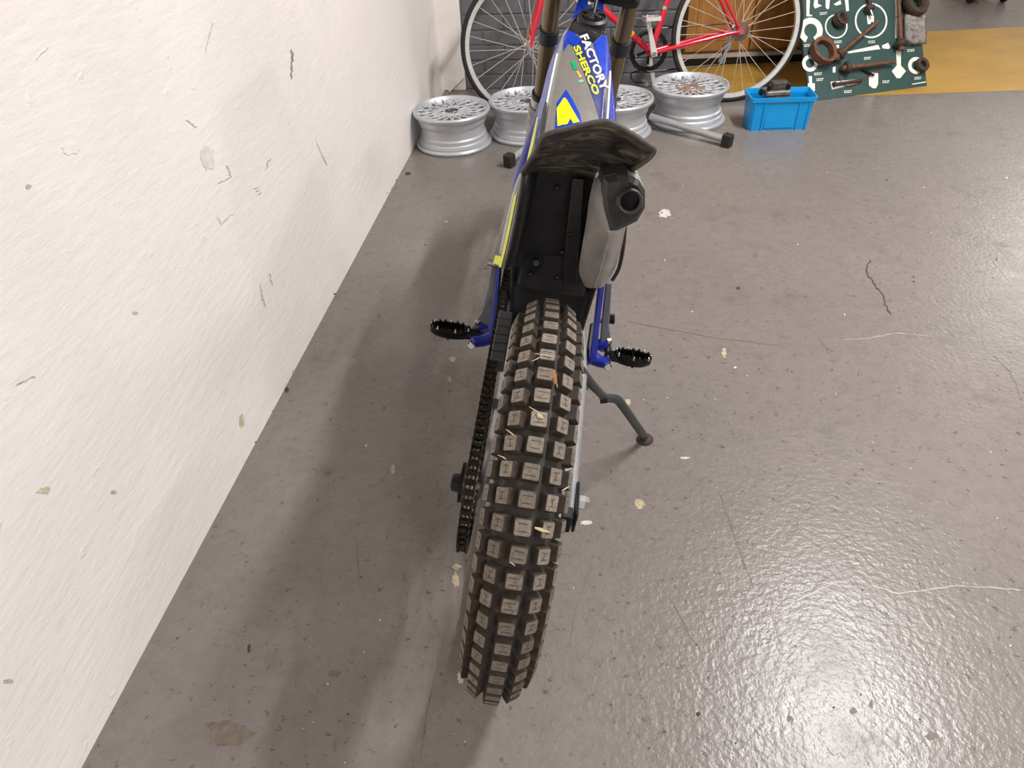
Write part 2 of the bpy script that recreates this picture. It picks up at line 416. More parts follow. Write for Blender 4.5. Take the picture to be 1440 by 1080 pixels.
DARKG = mat('dark_grey_plastic', (70, 71, 73), .5, var=.15)
GREYP = mat('grey_plastic', (126, 122, 118), .2, var=.05, coat=1.0)
SILVER = mat('brushed_aluminium', (190, 190, 190), .34, metal=.9, var=.1)
STEEL = mat('bright_steel', (205, 203, 200), .22, metal=1, var=.1)
BRIGHT = mat('pale_machined_alloy', (206, 202, 194), .4, metal=.3, var=.08)
GOLD = mat('bronze_anodised', (122, 108, 84), .3, metal=.75, var=.06)
FLUO = mat('fluorescent_yellow', (232, 240, 20), .35, var=.03)
WHITEP = mat('white_print', (238, 238, 236), .35, var=.02)
GREENP = mat('green_print', (20, 160, 95), .35, var=.03)
ORANGEP = mat('orange_print', (222, 170, 90), .35, var=.03)
def m_tyre():
    t = NT('dusty_tyre_rubber'); p = t.obj(); nz = t.noise(60, 5, .7, p)
    t.set(col=t.ramp(nz, [(.3, lin((34, 31, 29))), (.55, lin((52, 46, 41))), (.75, lin((84, 72, 60)))]), rough=.75); t.bump(nz, .25, .003); return t.m
def m_knobtop(kind):
    t = NT('worn_knob_top_'+kind); p = t.obj(); s = t.n('ShaderNodeSeparateXYZ'); t.l(p, s.inputs[0]); X, Y, Z = s.outputs
    oi = t.n('ShaderNodeObjectInfo').outputs['Random']
    vec = t.n('ShaderNodeVectorMath', operation='ADD'); t.l(p, vec.inputs[0]); cmb = t.n('ShaderNodeCombineXYZ'); t.l(oi, cmb.inputs[0]); t.l(cmb.outputs[0], vec.inputs[1])
    nz = t.noise(160, 4, .65, vec.outputs[0])
    c = t.ramp(nz, [(.3, lin((98, 88, 78))), (.7, lin((140, 129, 116)))])
    v = t.math('MULTIPLY_ADD', oi, .35, .80); cc = t.n('ShaderNodeCombineXYZ'); [t.l(v, cc.inputs[i]) for i in range(3)]
    c = t.mix(1.0, c, cc.outputs[0], 'MULTIPLY')
    lt = lambda a, b: t.math('LESS_THAN', a, b); ab = lambda a: t.math('ABSOLUTE', a)
    if kind == 'centre':
        g = t.math('MULTIPLY', lt(ab(t.math('SUBTRACT', ab(Y), .0048)), .00065), lt(ab(X), .0062))
    else:
        g = t.math('MAXIMUM', t.math('MULTIPLY', lt(ab(t.math('SUBTRACT', ab(Y), .0045)), .0006), lt(ab(X), .0036)),
                   t.math('MULTIPLY', lt(ab(Y), .0045), lt(ab(X), .0006)))
    c = t.mix(t.math('MULTIPLY', g, .85), c, lin((38, 33, 30)))
    t.set(col=c, rough=.8); t.bump(nz, .3, .001); return t.m
TYRE = m_tyre()
KN_SIDE = mat('muddy_knob_side', (58, 49, 42), .85, var=.35, scale=90)
# ---- rear wheel
RA = .335
rt_ = MB(); ea, eb, ec = .046, .047, .272; prof = []
for k in range(25):
    ph = radians(-138+276*k/24); prof.append((ec+eb*cos(ph), ea*sin(ph)*(1 if abs(ph) < 1.6 else .96)))
AX = Matrix(((0, 0, 1, 0), (1, 0, 0, 0), (0, 1, 0, 0), (0, 0, 0, 1)))     # lathe axis z -> bike x
rt_.lathe(prof, 96, AX)
rtyre = rt_.build('rear_tyre', TYRE, bike, smooth=60, loc=(0, 0, RA)); rtyre['label'] = 'dusty black knobbly tyre with worn brown block tops'
def knob_mesh(wx, wy, h, kind, skew=0):
    m = MB(); b_, tq = 1.18, .97
    def ring(z, s, c): return [(x*wx/2*s+skew*z, y*wy/2*s, z) for x, y in ((-1, -1+c), (-1+c, -1), (1-c, -1), (1, -1+c), (1, 1-c), (1-c, 1), (-1+c, 1), (-1, 1-c))]
    A, B_, C_ = ring(-.005, b_, .12), ring(h-.0012, 1.0, .14), ring(h, .93, .16)
    m.grid([A, B_], 1, close=True); m.grid([B_, C_], 1, close=True); m.add(C_, [tuple(range(8))], 0)
    return m.mesh('knob', [m_knobtop(kind), KN_SIDE])
KC, KS, KE = knob_mesh(.0222, .0218, .013, 'centre'), knob_mesh(.0190, .0215, .0125, 'side'), knob_mesh(.0165, .0225, .0115, 'edge')
for i in range(60):
    al = 2*pi*i/60
    for phd, me in ((0, KC), (-33, KS), (33, KS), (-67, KE), (67, KE)):
        ph = radians(phd); px_, rad = ea*sin(ph), ec+eb*cos(ph)
        nx, nr = eb*sin(ph), ea*cos(ph); l = hypot(nx, nr); nx /= l; nr /= l
        zax = Vector((nx, nr*sin(al), nr*cos(al))); yax = Vector((0, cos(al), -sin(al))); xax = yax.cross(zax)
        p = Vector((px_, rad*sin(al), rad*cos(al))); jr = random.uniform(-.03, .03)
        M = Matrix(((xax.x, yax.x, zax.x, p.x), (xax.y, yax.y, zax.y, p.y), (xax.z, yax.z, zax.z, p.z), (0, 0, 0, 1))) @ Matrix.Rotation(jr, 4, 'Z')
        inst('knob', me, rtyre, M)
STRAW = mat('dry_grass', (176, 160, 128), .8); LEAF = mat('dead_leaf', (140, 92, 52), .8)
def tyre_bit(px0, py0, px1, py1, m, wd=.0011, name='grass_blade'):
    pts = []
    for (px, py) in ((px0, py0), ((px0+px1)/2+random.uniform(-2, 2), (py0+py1)/2), (px1, py1)):
        d = (B3 @ ray(px, py)); c0 = CL-Vector((0, 0, RA)); best = None; tt = .5   # march onto the knob tops
        while tt < 1.6:
            q = c0+d*tt; rr = hypot(q.y, q.z); lim = ec+(eb+.014)*sqrt(max(0, 1-(q.x/.062)**2))
            if rr < lim: best = q; break
            tt += .002
        if best is None: return
        pts.append(best)
    MB().tube(pts, [wd*.5, wd, wd*.4], 5, flat=.4).build(name, m, rtyre)
for s_ in [(752, 497, 782, 502), (744, 572, 765, 586), (712, 604, 725, 614), (796, 662, 804, 658), (780, 520, 784, 545), (700, 640, 712, 646), (748, 508, 762, 500), (716, 790, 724, 796), (790, 690, 800, 684)]: tyre_bit(*s_, STRAW)
tyre_bit(778, 520, 782, 540, LEAF, .005, 'dead_leaf'); tyre_bit(756, 582, 764, 588, STRAW, .004, 'dead_leaf'); tyre_bit(752, 742, 772, 748, STRAW, .003)
rim = MB().lathe([(.214, -.022), (.236, -.030), (.240, -.030), (.240, -.026), (.222, -.016), (.222, .016), (.240, .026), (.240, .030), (.236, .030), (.214, .022), (.206, .010), (.206, -.010)], 72, AX, closed=True).build('rear_rim', SILVER, bike, smooth=True, loc=(0, 0, RA))
hub = MB().lathe([(.008, -.055), (.052, -.055), (.052, -.047), (.024, -.036), (.024, .036), (.05, .047), (.05, .055), (.008, .055)], 32, AX).build('rear_hub', BRIGHT, bike, smooth=True, loc=(0, 0, RA))
sp = MB().tube([(0, 0, 0), (0, 0, 1)], .0018, 6).mesh('spoke', STEEL)
def spokes(parent, n, r0, r1, off, tw=.5, x=0.0):
    for i in range(n):
        a = 2*pi*i/n; sd = 1 if i % 2 else -1; a0 = a+tw*(1 if (i//2) % 2 else -1)
        p = Vector((x+sd*off, r0*sin(a0), r0*cos(a0))); q = Vector((x+sd*off*.15, r1*sin(a), r1*cos(a)))
        d = q-p; inst('spoke', sp, parent, frame(p, d, (1, 0, 0) if abs(d.normalized().x) < .9 else (0, 1, 0)) @ Matrix.Diagonal((1, 1, d.length, 1)))
spokes(rim, 32, .048, .208, .05)
# sprocket and chain
SXC = -.083
def spin(cy, cz, r, n, a0=0): return [(cy+r*sin(a0+2*pi*k/n), cz+r*cos(a0+2*pi*k/n)) for k in range(n)]
spk = MB(); teeth = []
for k in range(84): r_ = .1085 if k % 2 == 0 else .101; teeth.append((r_*cos(2*pi*k/84), r_*sin(2*pi*k/84)))
inner = [(.082*cos(2*pi*k/84), .082*sin(2*pi*k/84)) for k in range(84)]
for zz in (-.002, .002): pass
rows = [[AX @ Vector((x, y, z)) for x, y in P] for P, z in ((inner, -.002), (teeth, -.002), (teeth, .002), (inner, .002), (inner, -.002))]
spk.grid(rows, close=True)
for k in range(6):
    a = 2*pi*k/6; spk.box((-.002, -.011, .03), (.002, .011, .086), M=Matrix.Rotation(a, 4, 'X'))
spk.lathe([(.02, -.002), (.04, -.002), (.04, .002), (.02, .002)], 30, AX, closed=True)
spro = spk.build('rear_sprocket', BRIGHT, bike, loc=(SXC, 0, RA))
CHN = mat('oily_chain_steel', (64, 58, 52), .38, metal=.75, var=.35, scale=120)
FSY, FSZ, FSR, RSR = .475, .435, .034, .1065
path = []
dv = Vector((FSY, FSZ-RA)); D = dv.length; ang = atan2(dv.x, dv.y); off = math.acos((RSR-FSR)/D)
def arc(cy, cz, r, a0, a1, n): return [(cy+r*sin(a0+(a1-a0)*k/n), cz+r*cos(a0+(a1-a0)*k/n)) for k in range(n+1)]
aT, aB = ang-off, ang+off
path += arc(0, RA, RSR, aT, aB-2*pi, 60)[::-1]        # from lower tangent round the back to the upper tangent
path += arc(FSY, FSZ, FSR, aT, aB, 14)
path.append(path[0])
P3 = [Vector((SXC-.009*max(0, y)/.475, y, z)) for y, z in path]
cum = [0]
for i in range(1, len(P3)): cum.append(cum[-1]+(P3[i]-P3[i-1]).length)
NL = int(round(cum[-1]/.01588/2)*2); pit = cum[-1]/NL
def at(s):
    s %= cum[-1]
    for i in range(1, len(cum)):
        if cum[i] >= s: return P3[i-1].lerp(P3[i], (s-cum[i-1])/max(1e-9, cum[i]-cum[i-1]))
    return P3[-1]
ch = MB()
for i in range(NL):
    p, q = at(i*pit), at((i+1)*pit); t = (q-p).normalized(); nn = Vector((1, 0, 0)).cross(t).normalized(); M = Matrix(((1, t.x, nn.x, p.x), (0, t.y, nn.y, p.y), (0, t.z, nn.z, p.z), (0, 0, 0, 1)))
    ch.tube([p+Vector((-.0045, 0, 0)), p+Vector((.0045, 0, 0))], .0052, 8)
    ch.tube([p+Vector((-.0095, 0, 0)), p+Vector((.0095, 0, 0))], .0024, 6)
    xo = .0056 if i % 2 else .0078
    for sx in (-1, 1):
        ch.box((sx*xo-.0009, -.0058, -.0072), (sx*xo+.0009, pit*.42, .0072), M=M); ch.box((sx*xo-.0009, pit*.58, -.0072), (sx*xo+.0009, pit+.0058, .0072), M=M); ch.box((sx*xo-.0009, pit*.42, -.0055), (sx*xo+.0009, pit*.58, .0055), M=M)
ch.build('chain', CHN, bike)
# chain guide block over the upper run
g0, g1 = BL(699, 510, z=.455), BL(711, 441, z=.468); gd = (g1-g0); gl = gd.length; GM = frame(g0, Vector((1, 0, 0)).cross(gd), gd)
cg = MB()
for k in range(6):
    lo_, hi2 = gl*k/6+.0008, gl*(k+1)/6-.0008
    if k == 0: lo_ -= .002
    cg.box((lo_, -.0135, -.022), (hi2, .0135, .008), M=GM, taper=.97)
bevel(cg.build('chain_guide', DARKG, bike), .0015, 1)
# ---- swingarm, axle, nuts
SWA = mat('satin_swingarm_alloy', (168, 168, 172), .5, metal=.6, var=.1)
for sx, nm in ((1, 'R'), (-1, 'L')):
    m = MB(); x0 = .085 if sx > 0 else -.062
    m.tube([(x0, -.035, RA-.004), (x0, .02, RA), (x0+.002, .16, RA+.012), (x0+.002, .30, RA+.03), (x0-.012*sx, .42, RA+.05)], [.009, .0105, .011, .013, .016], 12, flat=2.0, upv=(0, 0, 1))
    m.build('swingarm', SWA, bike, smooth=True)
MB().tube([(-.05, .43, RA+.05), (.05, .43, RA+.05)], .024, 16).build('swingarm_pivot', SILVER, bike, smooth=True)
MB().tube([(-.05, .30, RA+.03), (.06, .30, RA+.03)], .016, 12).build('swingarm_brace', SILVER, bike, smooth=True)
ew = bevel(MB().box((.092, -.045, RA-.028), (.098, .03, RA+.02)).build('axle_plate', BLACKM, bike), .003)
bevel(MB().box((.070, -.052, RA-.022), (.089, -.028, RA+.018)).build('swingarm_end', BLACKM, bike), .003)
MB().lathe([(0, 0), (.013, 0), (.013, .010), (.009, .018), (0, .018)], 6, Matrix.Translation((.099, 0, RA)) @ AX).build('axle_nut', STEEL, bike)
MB().tube([(-.115, 0, RA), (.10, 0, RA)], .0075, 12).build('rear_axle', STEEL, bike, smooth=True)
sn = MB(); sn.lathe([(0, 0), (.017, 0), (.015, .014), (.010, .017), (0, .017)], 8, Matrix.Translation((-.104, 0, RA)) @ AX @ Matrix.Rotation(pi, 4, 'X')); sn.build('axle_nut', BLACKM, bike)
sc = MB(); pts = [(.034*cos(2*pi*k/40)*(1+.22*cos(2*pi*k/40+.6)), .034*sin(2*pi*k/40)*(1+.22*cos(2*pi*k/40+.6))) for k in range(40)]
sc.prism(pts, 0, .006, Matrix.Translation((-.105, 0, RA)) @ AX); sc.build('snail_adjuster', BLACKM, bike)
dk = MB(); dk.lathe([(.05, -.0015), (.088, -.0015), (.088, .0015), (.05, .0015)], 40, Matrix.Translation((.064, 0, RA)) @ AX, closed=True); dk.build('rear_brake_disc', STEEL, bike)
cgd = MB().solid([[BL(692, 560, x=-.074), BL(698, 560, x=-.074), BL(700, 590, x=-.074), BL(694, 600, x=-.074)], [BL(692, 560, x=-.074)+Vector((.012, 0, 0)), BL(698, 560, x=-.074)+Vector((.012, 0, 0)), BL(700, 590, x=-.074)+Vector((.012, 0, 0)), BL(694, 600, x=-.074)+Vector((.012, 0, 0))]]).build('chain_tensioner', BLACKP, bike)

# ---- rear mudguard, inner panel
def sheet(name, rows, m, th, su=6, sv=5, parent=bike, smooth=True, off=0):
    o = MB().grid(smooth_grid(rows, su, sv)).build(name, m, parent, smooth=smooth); solidify(o, th, off); return o
MUD = None
def m_mud():
    t = NT('mud_streaked_black_plastic'); p = t.obj()
    mp = t.n('ShaderNodeMapping'); mp.inputs['Scale'].default_value = (9, 20, 20); t.l(p, mp.inputs['Vector'])
    x = t.n('ShaderNodeTexNoise'); x.inputs['Scale'].default_value = 1.6; x.inputs['Detail'].default_value = 5; x.inputs['Distortion'].default_value = 2.2; t.l(mp.outputs[0], x.inputs['Vector']); wv = x.outputs['Fac']
    c = t.ramp(wv, [(.36, lin((34, 32, 31))), (.50, lin((62, 59, 54))), (.60, lin((98, 92, 80))), (.72, lin((132, 122, 104)))])
    t.set(col=c, rough=t.math('MULTIPLY_ADD', wv, .3, .25)); t.bump(wv, .2, .003); return t.m
MUD = m_mud(); EDGE = mat('scuffed_grey_black_plastic', (84, 80, 76), .6, var=.3, scale=70)
tipL = [(-.060, .166, .860), (-.052, .160, .886), (-.010, .158, .906), (.026, .158, .919), (.050, .158, .914), (.085, .160, .899), (.101, .163, .888), (.094, .176, .866)]
m1 = [(-.077, .220, .806), (-.062, .218, .830), (-.018, .216, .852), (.018, .215, .862), (.042, .216, .858), (.066, .218, .848), (.079, .220, .838), (.076, .222, .824)]
m2 = [(-.080, .290, .766), (-.064, .290, .780), (-.022, .288, .790), (.012, .287, .795), (.036, .288, .791), (.058, .290, .783), (.070, .292, .774), (.074, .295, .762)]
m3 = [(-.080, .37, .722), (-.062, .37, .735), (-.024, .37, .742), (.01, .37, .745), (.036, .37, .742), (.054, .37, .736), (.066, .37, .730), (.074, .37, .716)]
fen = sheet('rear_mudguard', [tipL, m1, m2, m3], MUD, .004); fen['label'] = 'black rear mudguard, underside streaked with dried mud'
rimp = catmull([m1[0]]+tipL+[m1[-1]], 6); MB().tube(rimp, .0033, 8).build('mudguard_lip', EDGE, fen, smooth=True)
def iw(y, z, l, r): return [(l, y-.02, z), (l+.012, y, z), ((l+r)/2-.02, y+.008, z), ((l+r)/2+.03, y+.008, z), (r-.012, y, z), (r, y-.02, z)]
inn = sheet('inner_mudguard', [iw(.320, .772, -.079, .074), iw(.335, .71, -.080, .080), iw(.350, .64, -.080, .084), iw(.370, .56, -.079, .084), iw(.400, .47, -.076, .082), iw(.420, .37, -.070, .078)], BLACKP, .004)
def bolt(px, py, y, r=.005, m=BLACKM, parent=inn, name='bolt'):
    p = BL(px, py, y=y); b = MB().lathe([(0, .0), (r*.45, .0), (r*.5, .002), (r*.8, .003), (r, .001), (r, -.006)], 10, frame(p, CL-p)); return b.build(name, m, parent, smooth=True)
for px, py, y in ((818, 268, .318), (814, 303, .325), (745, 386, .362), (784, 390, .362), (738, 294, .335), (730, 325, .34), (801, 330, .33), (783, 265, .326), (790, 355, .345)): bolt(px, py, y)
vp = BL(754, 370, y=.352); MB().lathe([(0, .004), (.006, .004), (.008, .001), (.011, .003), (.012, -.004)], 18, frame(vp, CL-vp)).build('drain_cap', BLACKM, inn, smooth=True)
# vertical moulded channel on the inner panel
def plate(name, pix, y, m, th=.004, parent=bike):
    """flat-ish panel whose corners are (px, py, y)"""
    P = [BL(a_, b_, y=c_) for a_, b_, c_ in pix]; o = MB().add(P, [tuple(range(len(P)))]).build(name, m, parent); solidify(o, th, -1); return o
chn = MB().grid([[BL(806, 250, y=.314), BL(800, 300, y=.325), BL(795, 350, y=.345), BL(792, 400, y=.368)], [BL(822, 252, y=.308), BL(818, 300, y=.318), BL(815, 350, y=.335), BL(812, 400, y=.36)]]).build('moulded_channel', BLACKP, inn); solidify(chn, .006, 0); bevel(chn, .002)
# left side panel (grey with a fluorescent line)
inner_e = [BL(736, 242, y=.30), BL(731, 275, y=.305), BL(723, 318, y=.315), BL(716, 350, y=.325), BL(709, 377, y=.335)]
outer_e = [BL(733, 247, y=.39), BL(717, 275, y=.42), BL(705, 318, y=.43), BL(699, 348, y=.43), BL(693, 371, y=.43)]
midl = [a_.lerp(b_, .5)+Vector((-.003, 0, 0)) for a_, b_ in zip(inner_e, outer_e)]
spn = MB().grid([inner_e, midl, outer_e]).build('side_panel', GREYP, bike, smooth=True); solidify(spn, .003, 0)
ed = MB().grid([inner_e, [p+Vector((.022, .015, 0)) for p in inner_e]]).build('side_panel_return', BLACKP, bike, smooth=True); solidify(ed, .003)
edge2 = MB().tube(inner_e, .0022, 8).build('panel_edge', EDGE, spn, smooth=True)
def on_panel(px, py): return None
e_up = [(727, 272, 730, 272), (722, 297, 725, 297), (715, 330, 719, 330), (708, 358, 714, 358), (700, 358, 714, 360)]
def ptri(A, B_, C_, d): pass
def panel_pt(t, s):       # t along the panel, s from inner to outer edge
    k = t*(len(inner_e)-1); i = min(int(k), len(inner_e)-2); u = k-i
    a_ = inner_e[i].lerp(inner_e[i+1], u); b_ = outer_e[i].lerp(outer_e[i+1], u); m_ = midl[i].lerp(midl[i+1], u)
    q = a_.lerp(m_, s*2) if s < .5 else m_.lerp(b_, s*2-1)
    nn_ = (inner_e[i+1]-inner_e[i]).cross(b_-a_).normalized(); nn_ = nn_ if nn_.dot(CL-q) > 0 else -nn_
    return q+nn_*.0032
fy = MB().grid([[panel_pt(.22+.78*k/10, .10) for k in range(11)], [panel_pt(.26+.74*k/10, .26) for k in range(11)]])
fy.grid([[panel_pt(.86+.12*k/3, .26) for k in range(4)], [panel_pt(.86+.12*k/3, .80) for k in range(4)]]); fy.build('yellow_stripe', FLUO, spn)
bp = BL(686, 369, y=.44); MB().tube([bp, bp+Vector((.03, 0, 0))], .007, 12).build('side_bolt', STEEL, bike, smooth=True)

# ---- silencer on the right
ALU = mat('dull_welded_aluminium', (176, 171, 166), .42, metal=.55, var=.16, scale=25)
seam = [BL(848, 257, y=.205), BL(848, 288, y=.200), BL(857, 324, y=.205), BL(851, 350, y=.25), BL(843, 380, y=.30), BL(835, 404, y=.345)]
left = [BL(836, 255, y=.262), BL(829, 278, y=.270), BL(824, 315, y=.285), BL(818, 350, y=.31), BL(814, 382, y=.34), BL(822, 402, y=.37)]
right = [BL(886, 264, y=.235), BL(897, 290, y=.235), BL(881, 318, y=.225), BL(874, 348, y=.275), BL(864, 378, y=.325), BL(850, 402, y=.365)]
secs = []
for s_, l_, r_ in zip(seam, left, right):
    bk = Vector((0, .05, .045))
    secs.append([s_, s_.lerp(l_, .5)+Vector((0, -.006, .0)), l_, l_+Vector((.004, .05, .02)), (l_+r_)/2+bk+Vector((0, .02, .02)), r_+Vector((0, .05, .02)), r_, s_.lerp(r_, .5)+Vector((.002, -.005, 0))])
sil = MB().solid([[p for p in s_] for s_ in zip(*[catmull(list(c), 4) for c in zip(*secs)])]).build('silencer', ALU, bike, smooth=35); sil['label'] = 'dull aluminium silencer with a black faceted end cap'
wsm = catmull([p+(CL-p).normalized()*.001 for p in seam[2:]], 10)
MB().tube([p+Vector((random.uniform(-.0005, .0005), 0, random.uniform(-.0005, .0005))) for p in wsm], [random.uniform(.0022, .0036) for p in wsm], 8).build('weld_seam', ALU, sil, smooth=True)
# upper body between seam top and the end cap
capf = [(849, 250), (866, 246), (884, 247), (899, 255), (907, 269), (907, 292), (896, 311), (868, 324), (858, 324), (851, 300), (847, 272)]
cf = [BL(a_, b_, y=.175+.02*(1 if a_ < 870 else 0)+(b_-285)*.0001) for a_, b_ in capf]
ctr = BL(885, 282, y=.163)
back = [p+Vector((-.006, .055, -.004)) for p in cf]
cap_ = MB(); cap_.solid([back, cf, [p.lerp(ctr, .18)+Vector((0, -.005, 0)) for p in cf], [ctr+(p-ctr)*.55 for p in cf]])
ec_o = cap_.build('end_cap', mat('black_end_cap', (48, 47, 48), .5, var=.2), sil, smooth=25)
_mats['dark_grey_plastic'] = DARKG
ub = MB().solid([[p+Vector((0, .004, 0)) for p in cf], [p+Vector((-.004, .06, -.006)) for p in cf], [p+Vector((-.012, .14, -.03)) for p in cf]]); ub.build('silencer_neck', ALU, sil, smooth=30)
rd = (CL-ctr).normalized(); rd = (rd*.55+Vector((.1, -.5, .05))).normalized(); OM = frame(ctr+rd*.004, rd)
MB().lathe([(.0135, -.03), (.0135, .004), (.0165, .006), (.0185, .003), (.019, -.008)], 28, OM).build('outlet_ring', mat('black_end_cap', (48, 47, 48), .5), sil, smooth=True)
BOREB = mat('bore_black', (2, 2, 2), 1.0); MB().lathe([(0, -.09), (.0130, -.09), (.0130, .0045)], 24, OM).build('outlet_bore', BOREB, sil)  # bore lined in a flat near-black colour
st = catmull([BL(879, 318, y=.245), BL(876, 350, y=.29), BL(870, 378, y=.32), BL(861, 394, y=.35)], 6); MB().tube(st, .0035, 8, flat=.6).build('heat_guard', BLACKP, sil, smooth=True)

# ---- frame beams, brackets and footpegs
def beam(name, pix, wd, th, m, upv=(1, 0, 0)):
    P = [BL(a_, b_, y=c_) for a_, b_, c_ in pix]; mb = MB(); secs = []
    for i, p in enumerate(P):
        t = (P[min(i+1, len(P)-1)]-P[max(i-1, 0)]).normalized(); a_ = Vector((1, 0, 0)); a_ = (a_-t*a_.dot(t)).normalized(); b_ = t.cross(a_)
        w_ = wd[i] if isinstance(wd, (list, tuple)) else wd
        secs.append([p+a_*w_*sx+b_*th*sy for sx, sy in ((-1, -1), (1, -1), (1, 1), (-1, 1))])
    o = mb.solid(secs).build(name, m, bike); bevel(o, .0025, 2); return o
GREYF = mat('grey_frame_guard', (98, 100, 104), .45, var=.12)
beam('frame_beam', [(703, 372, .47), (700, 400, .455), (696, 440, .435), (692, 478, .415)], [.004, .005, .006, .008], .016, BLUEF)
beam('frame_guard', [(696, 372, .475), (693, 400, .465), (686, 440, .45), (676, 468, .435)], [.006, .008, .013, .024], .012, GREYF)
beam('frame_beam', [(846, 395, .46), (843, 420, .45), (838, 462, .43), (833, 506, .41)], [.006, .006, .006, .008], .016, BLUEF)
beam('frame_guard', [(856, 395, .47), (854, 420, .465), (851, 455, .455), (852, 492, .44)], [.006, .007, .008, .014], .012, GREYF)
for sx, A_, B_ in ((-1, (690, 474), (664, 481)), (1, (832, 502), (855, 511))):
    p, q = BL(*A_, y=.415), BL(*B_, y=.395); br = MB(); br.tube([p, p.lerp(q, .5)+Vector((0, 0, -.004)), q], [.017, .013, .0125], 12)
    o = br.build('peg_bracket', BLUEF, bike, smooth=True)
    u = BL(*((672, 457) if sx < 0 else (855, 484)), y=.435); bu = MB().tube([p+Vector((0, .03, .01)), u], [.014, .011], 12); bu.build('peg_bracket_upper', BLUEF, o, smooth=True)
    MB().tube([q+Vector((0, -.008, -.006)), u+Vector((0, .006, -.004))], .005, 10).build('peg_pin', BLACKM, o, smooth=True)
    MB().lathe([(0, .004), (.005, .004), (.0075, .0), (.0075, -.008)], 12, frame(u+Vector((0, 0, .010)), (0, -.3, 1))).build('pin_nut', STEEL, o, smooth=True)
    MB().lathe([(0, .004), (.006, .004), (.0085, .0), (.0085, -.008)], 12, frame(q+Vector((0, -.011, -.002)), (0, -1, .4))).build('pin_head', STEEL, o, smooth=True)
PEG = mat('gloss_black_peg', (16, 16, 17), .22, metal=.4, var=.2)
def footpeg(root, tip):
    d = tip-root; L_ = d.length; M = frame(root, Vector((0, 0, 1)), d); M = Matrix.Translation(root) @ M.to_3x3().to_4x4()
    sgn = M.to_3x3()[1][1]
    def oval(s, z): 
        P = []
        for k in range(28):
            a_ = 2*pi*k/28; cx = L_*.56+L_*.45*s*max(-1, min(1, 1.08*cos(a_))); P.append(Vector((cx, .018*s*sin(a_), z)))
        return P
    o_ = MB(); O, I = oval(1.0, 0), oval(.80, 0)
    z0, z1 = -.016, .006
    R4 = [[M @ (p+Vector((0, 0, z))) for p in Q] for Q, z in ((oval(.82, 0), z0), (O, z0+.008), (O, z1), (I, z1), (oval(.76, 0), z0), (oval(.82, 0), z0))]
    o_.grid(R4, close=True)
    o_.box((L_*.2, -.003, z0), (L_*.98, .003, -.004), M=M); o_.box((L_*.55, -.019, z0), (L_*.60, .019, -.003), M=M)
    o_.tube([M @ Vector((-.012, 0, -.006)), M @ Vector((L_*.24, 0, -.006))], [.011, .013], 10)
    peg = o_.build('footpeg', PEG, bike, smooth=30)
    tm = MB().lathe([(.0036, 0), (.0026, .005), (.0010, .0075), (0, .0078)], 6).mesh('tooth', STEEL if 0 else PEG, True)
    tb = MB().lathe([(.0036, 0), (.0028, .004), (.0012, .0072), (0, .0076)], 6).mesh('tooth', STEEL, True)
    for k in range(20):
        a_ = 2*pi*k/20; cx = L_*.56+L_*.45*.92*max(-1, min(1, 1.08*cos(a_))); inst('tooth', tb if k % 3 == 0 else tm, peg, M @ Matrix.Translation((cx, .0165*sin(a_), z1-.001)))
    return peg
footpeg(BL(668, 468, y=.42), BL(606, 460, y=.42)); footpeg(BL(858, 497, y=.42), BL(915, 506, y=.42))
# brake pedal tip ahead of the right peg
bp = BL(852, 448, y=.55); o = MB(); o.box((-.004, -.012, -.004), (.02, .012, .004), M=Matrix.Translation(bp)); o.tube([bp, bp+Vector((-.03, -.02, -.01)), bp+Vector((-.035, -.14, -.03))], .005, 8)
for k in range(5): o.box((-.002+.0045*k, -.012, .004), (.0005+.0045*k, .012, .008), M=Matrix.Translation(bp))
o.build('brake_pedal', BLACKM, bike)
# side stand
STN = mat('dark_grey_stand', (62, 66, 66), .4, metal=.3, var=.25)
kp = [BL(816, 520, y=.285), BL(832, 541, y=.315), BL(848, 558, y=.345), BL(858, 560, y=.36), BL(868, 562, y=.372), BL(878, 574, y=.39), BL(892, 594, y=.425), BL(902, 608, y=.452)]
fp = (BM.inverted() @ fl(907, 619)); nz = BM.to_3x3().transposed() @ Vector((0, 0, 1)); kp.append(fp+nz*.008)
ks = MB().tube(catmull(kp, 4), .0082, 12, flat=1.25).build('side_stand', STN, bike, smooth=True)
MB().lathe([(0, 0), (.019, 0), (.021, .003), (.018, .008), (.010, .014), (0, .014)], 14, frame(fp+nz*.0005, nz)).build('stand_foot', mat('rusty_stand_foot', (64, 50, 42), .7, metal=.3, var=.4), ks, smooth=True)
spg = [BL(826, 546, y=.295), BL(842, 561, y=.33)]; MB().tube(spg, .0035, 8).build('stand_spring', STEEL, ks, smooth=True)
sb = BL(850, 563, y=.34); MB().tube([sb+Vector((-.008, 0, -.004)), sb+Vector((.006, 0, .002))], .006, 10).build('spring_post', BLACKM, ks, smooth=True)

# ---- tank cover
st_ = [(.375, .710, .066, .35), (.42, .720, .069, .40), (.50, .745, .069, .55), (.60, .780, .067, .8), (.70, .810, .065, 1), (.80, .838, .062, 1), (.88, .856, .055, .9), (.94, .866, .043, .8), (.985, .866, .030, .7)]
TXC = -.007
def tsec(y, z, w_, dp):
    pts = [(-.80, -.17*dp), (-1.10, -.10*dp), (-1.12, -.03-.025*dp), (-1.0, -.030), (-.86, -.012), (-.62, -.003), (0, .004), (.62, -.003), (.86, -.012), (1.0, -.030), (1.12, -.03-.025*dp), (1.10, -.10*dp), (.80, -.17*dp)]
    pts = [(a_, min(b_, -.045) if k_ in (0, 1, 11, 12) else b_) for k_, (a_, b_) in enumerate(pts)]
    return [(TXC+px_*w_, y, z+pz_) for px_, pz_ in pts]
trows = smooth_grid([tsec(*s_) for s_ in st_], 6, 5)
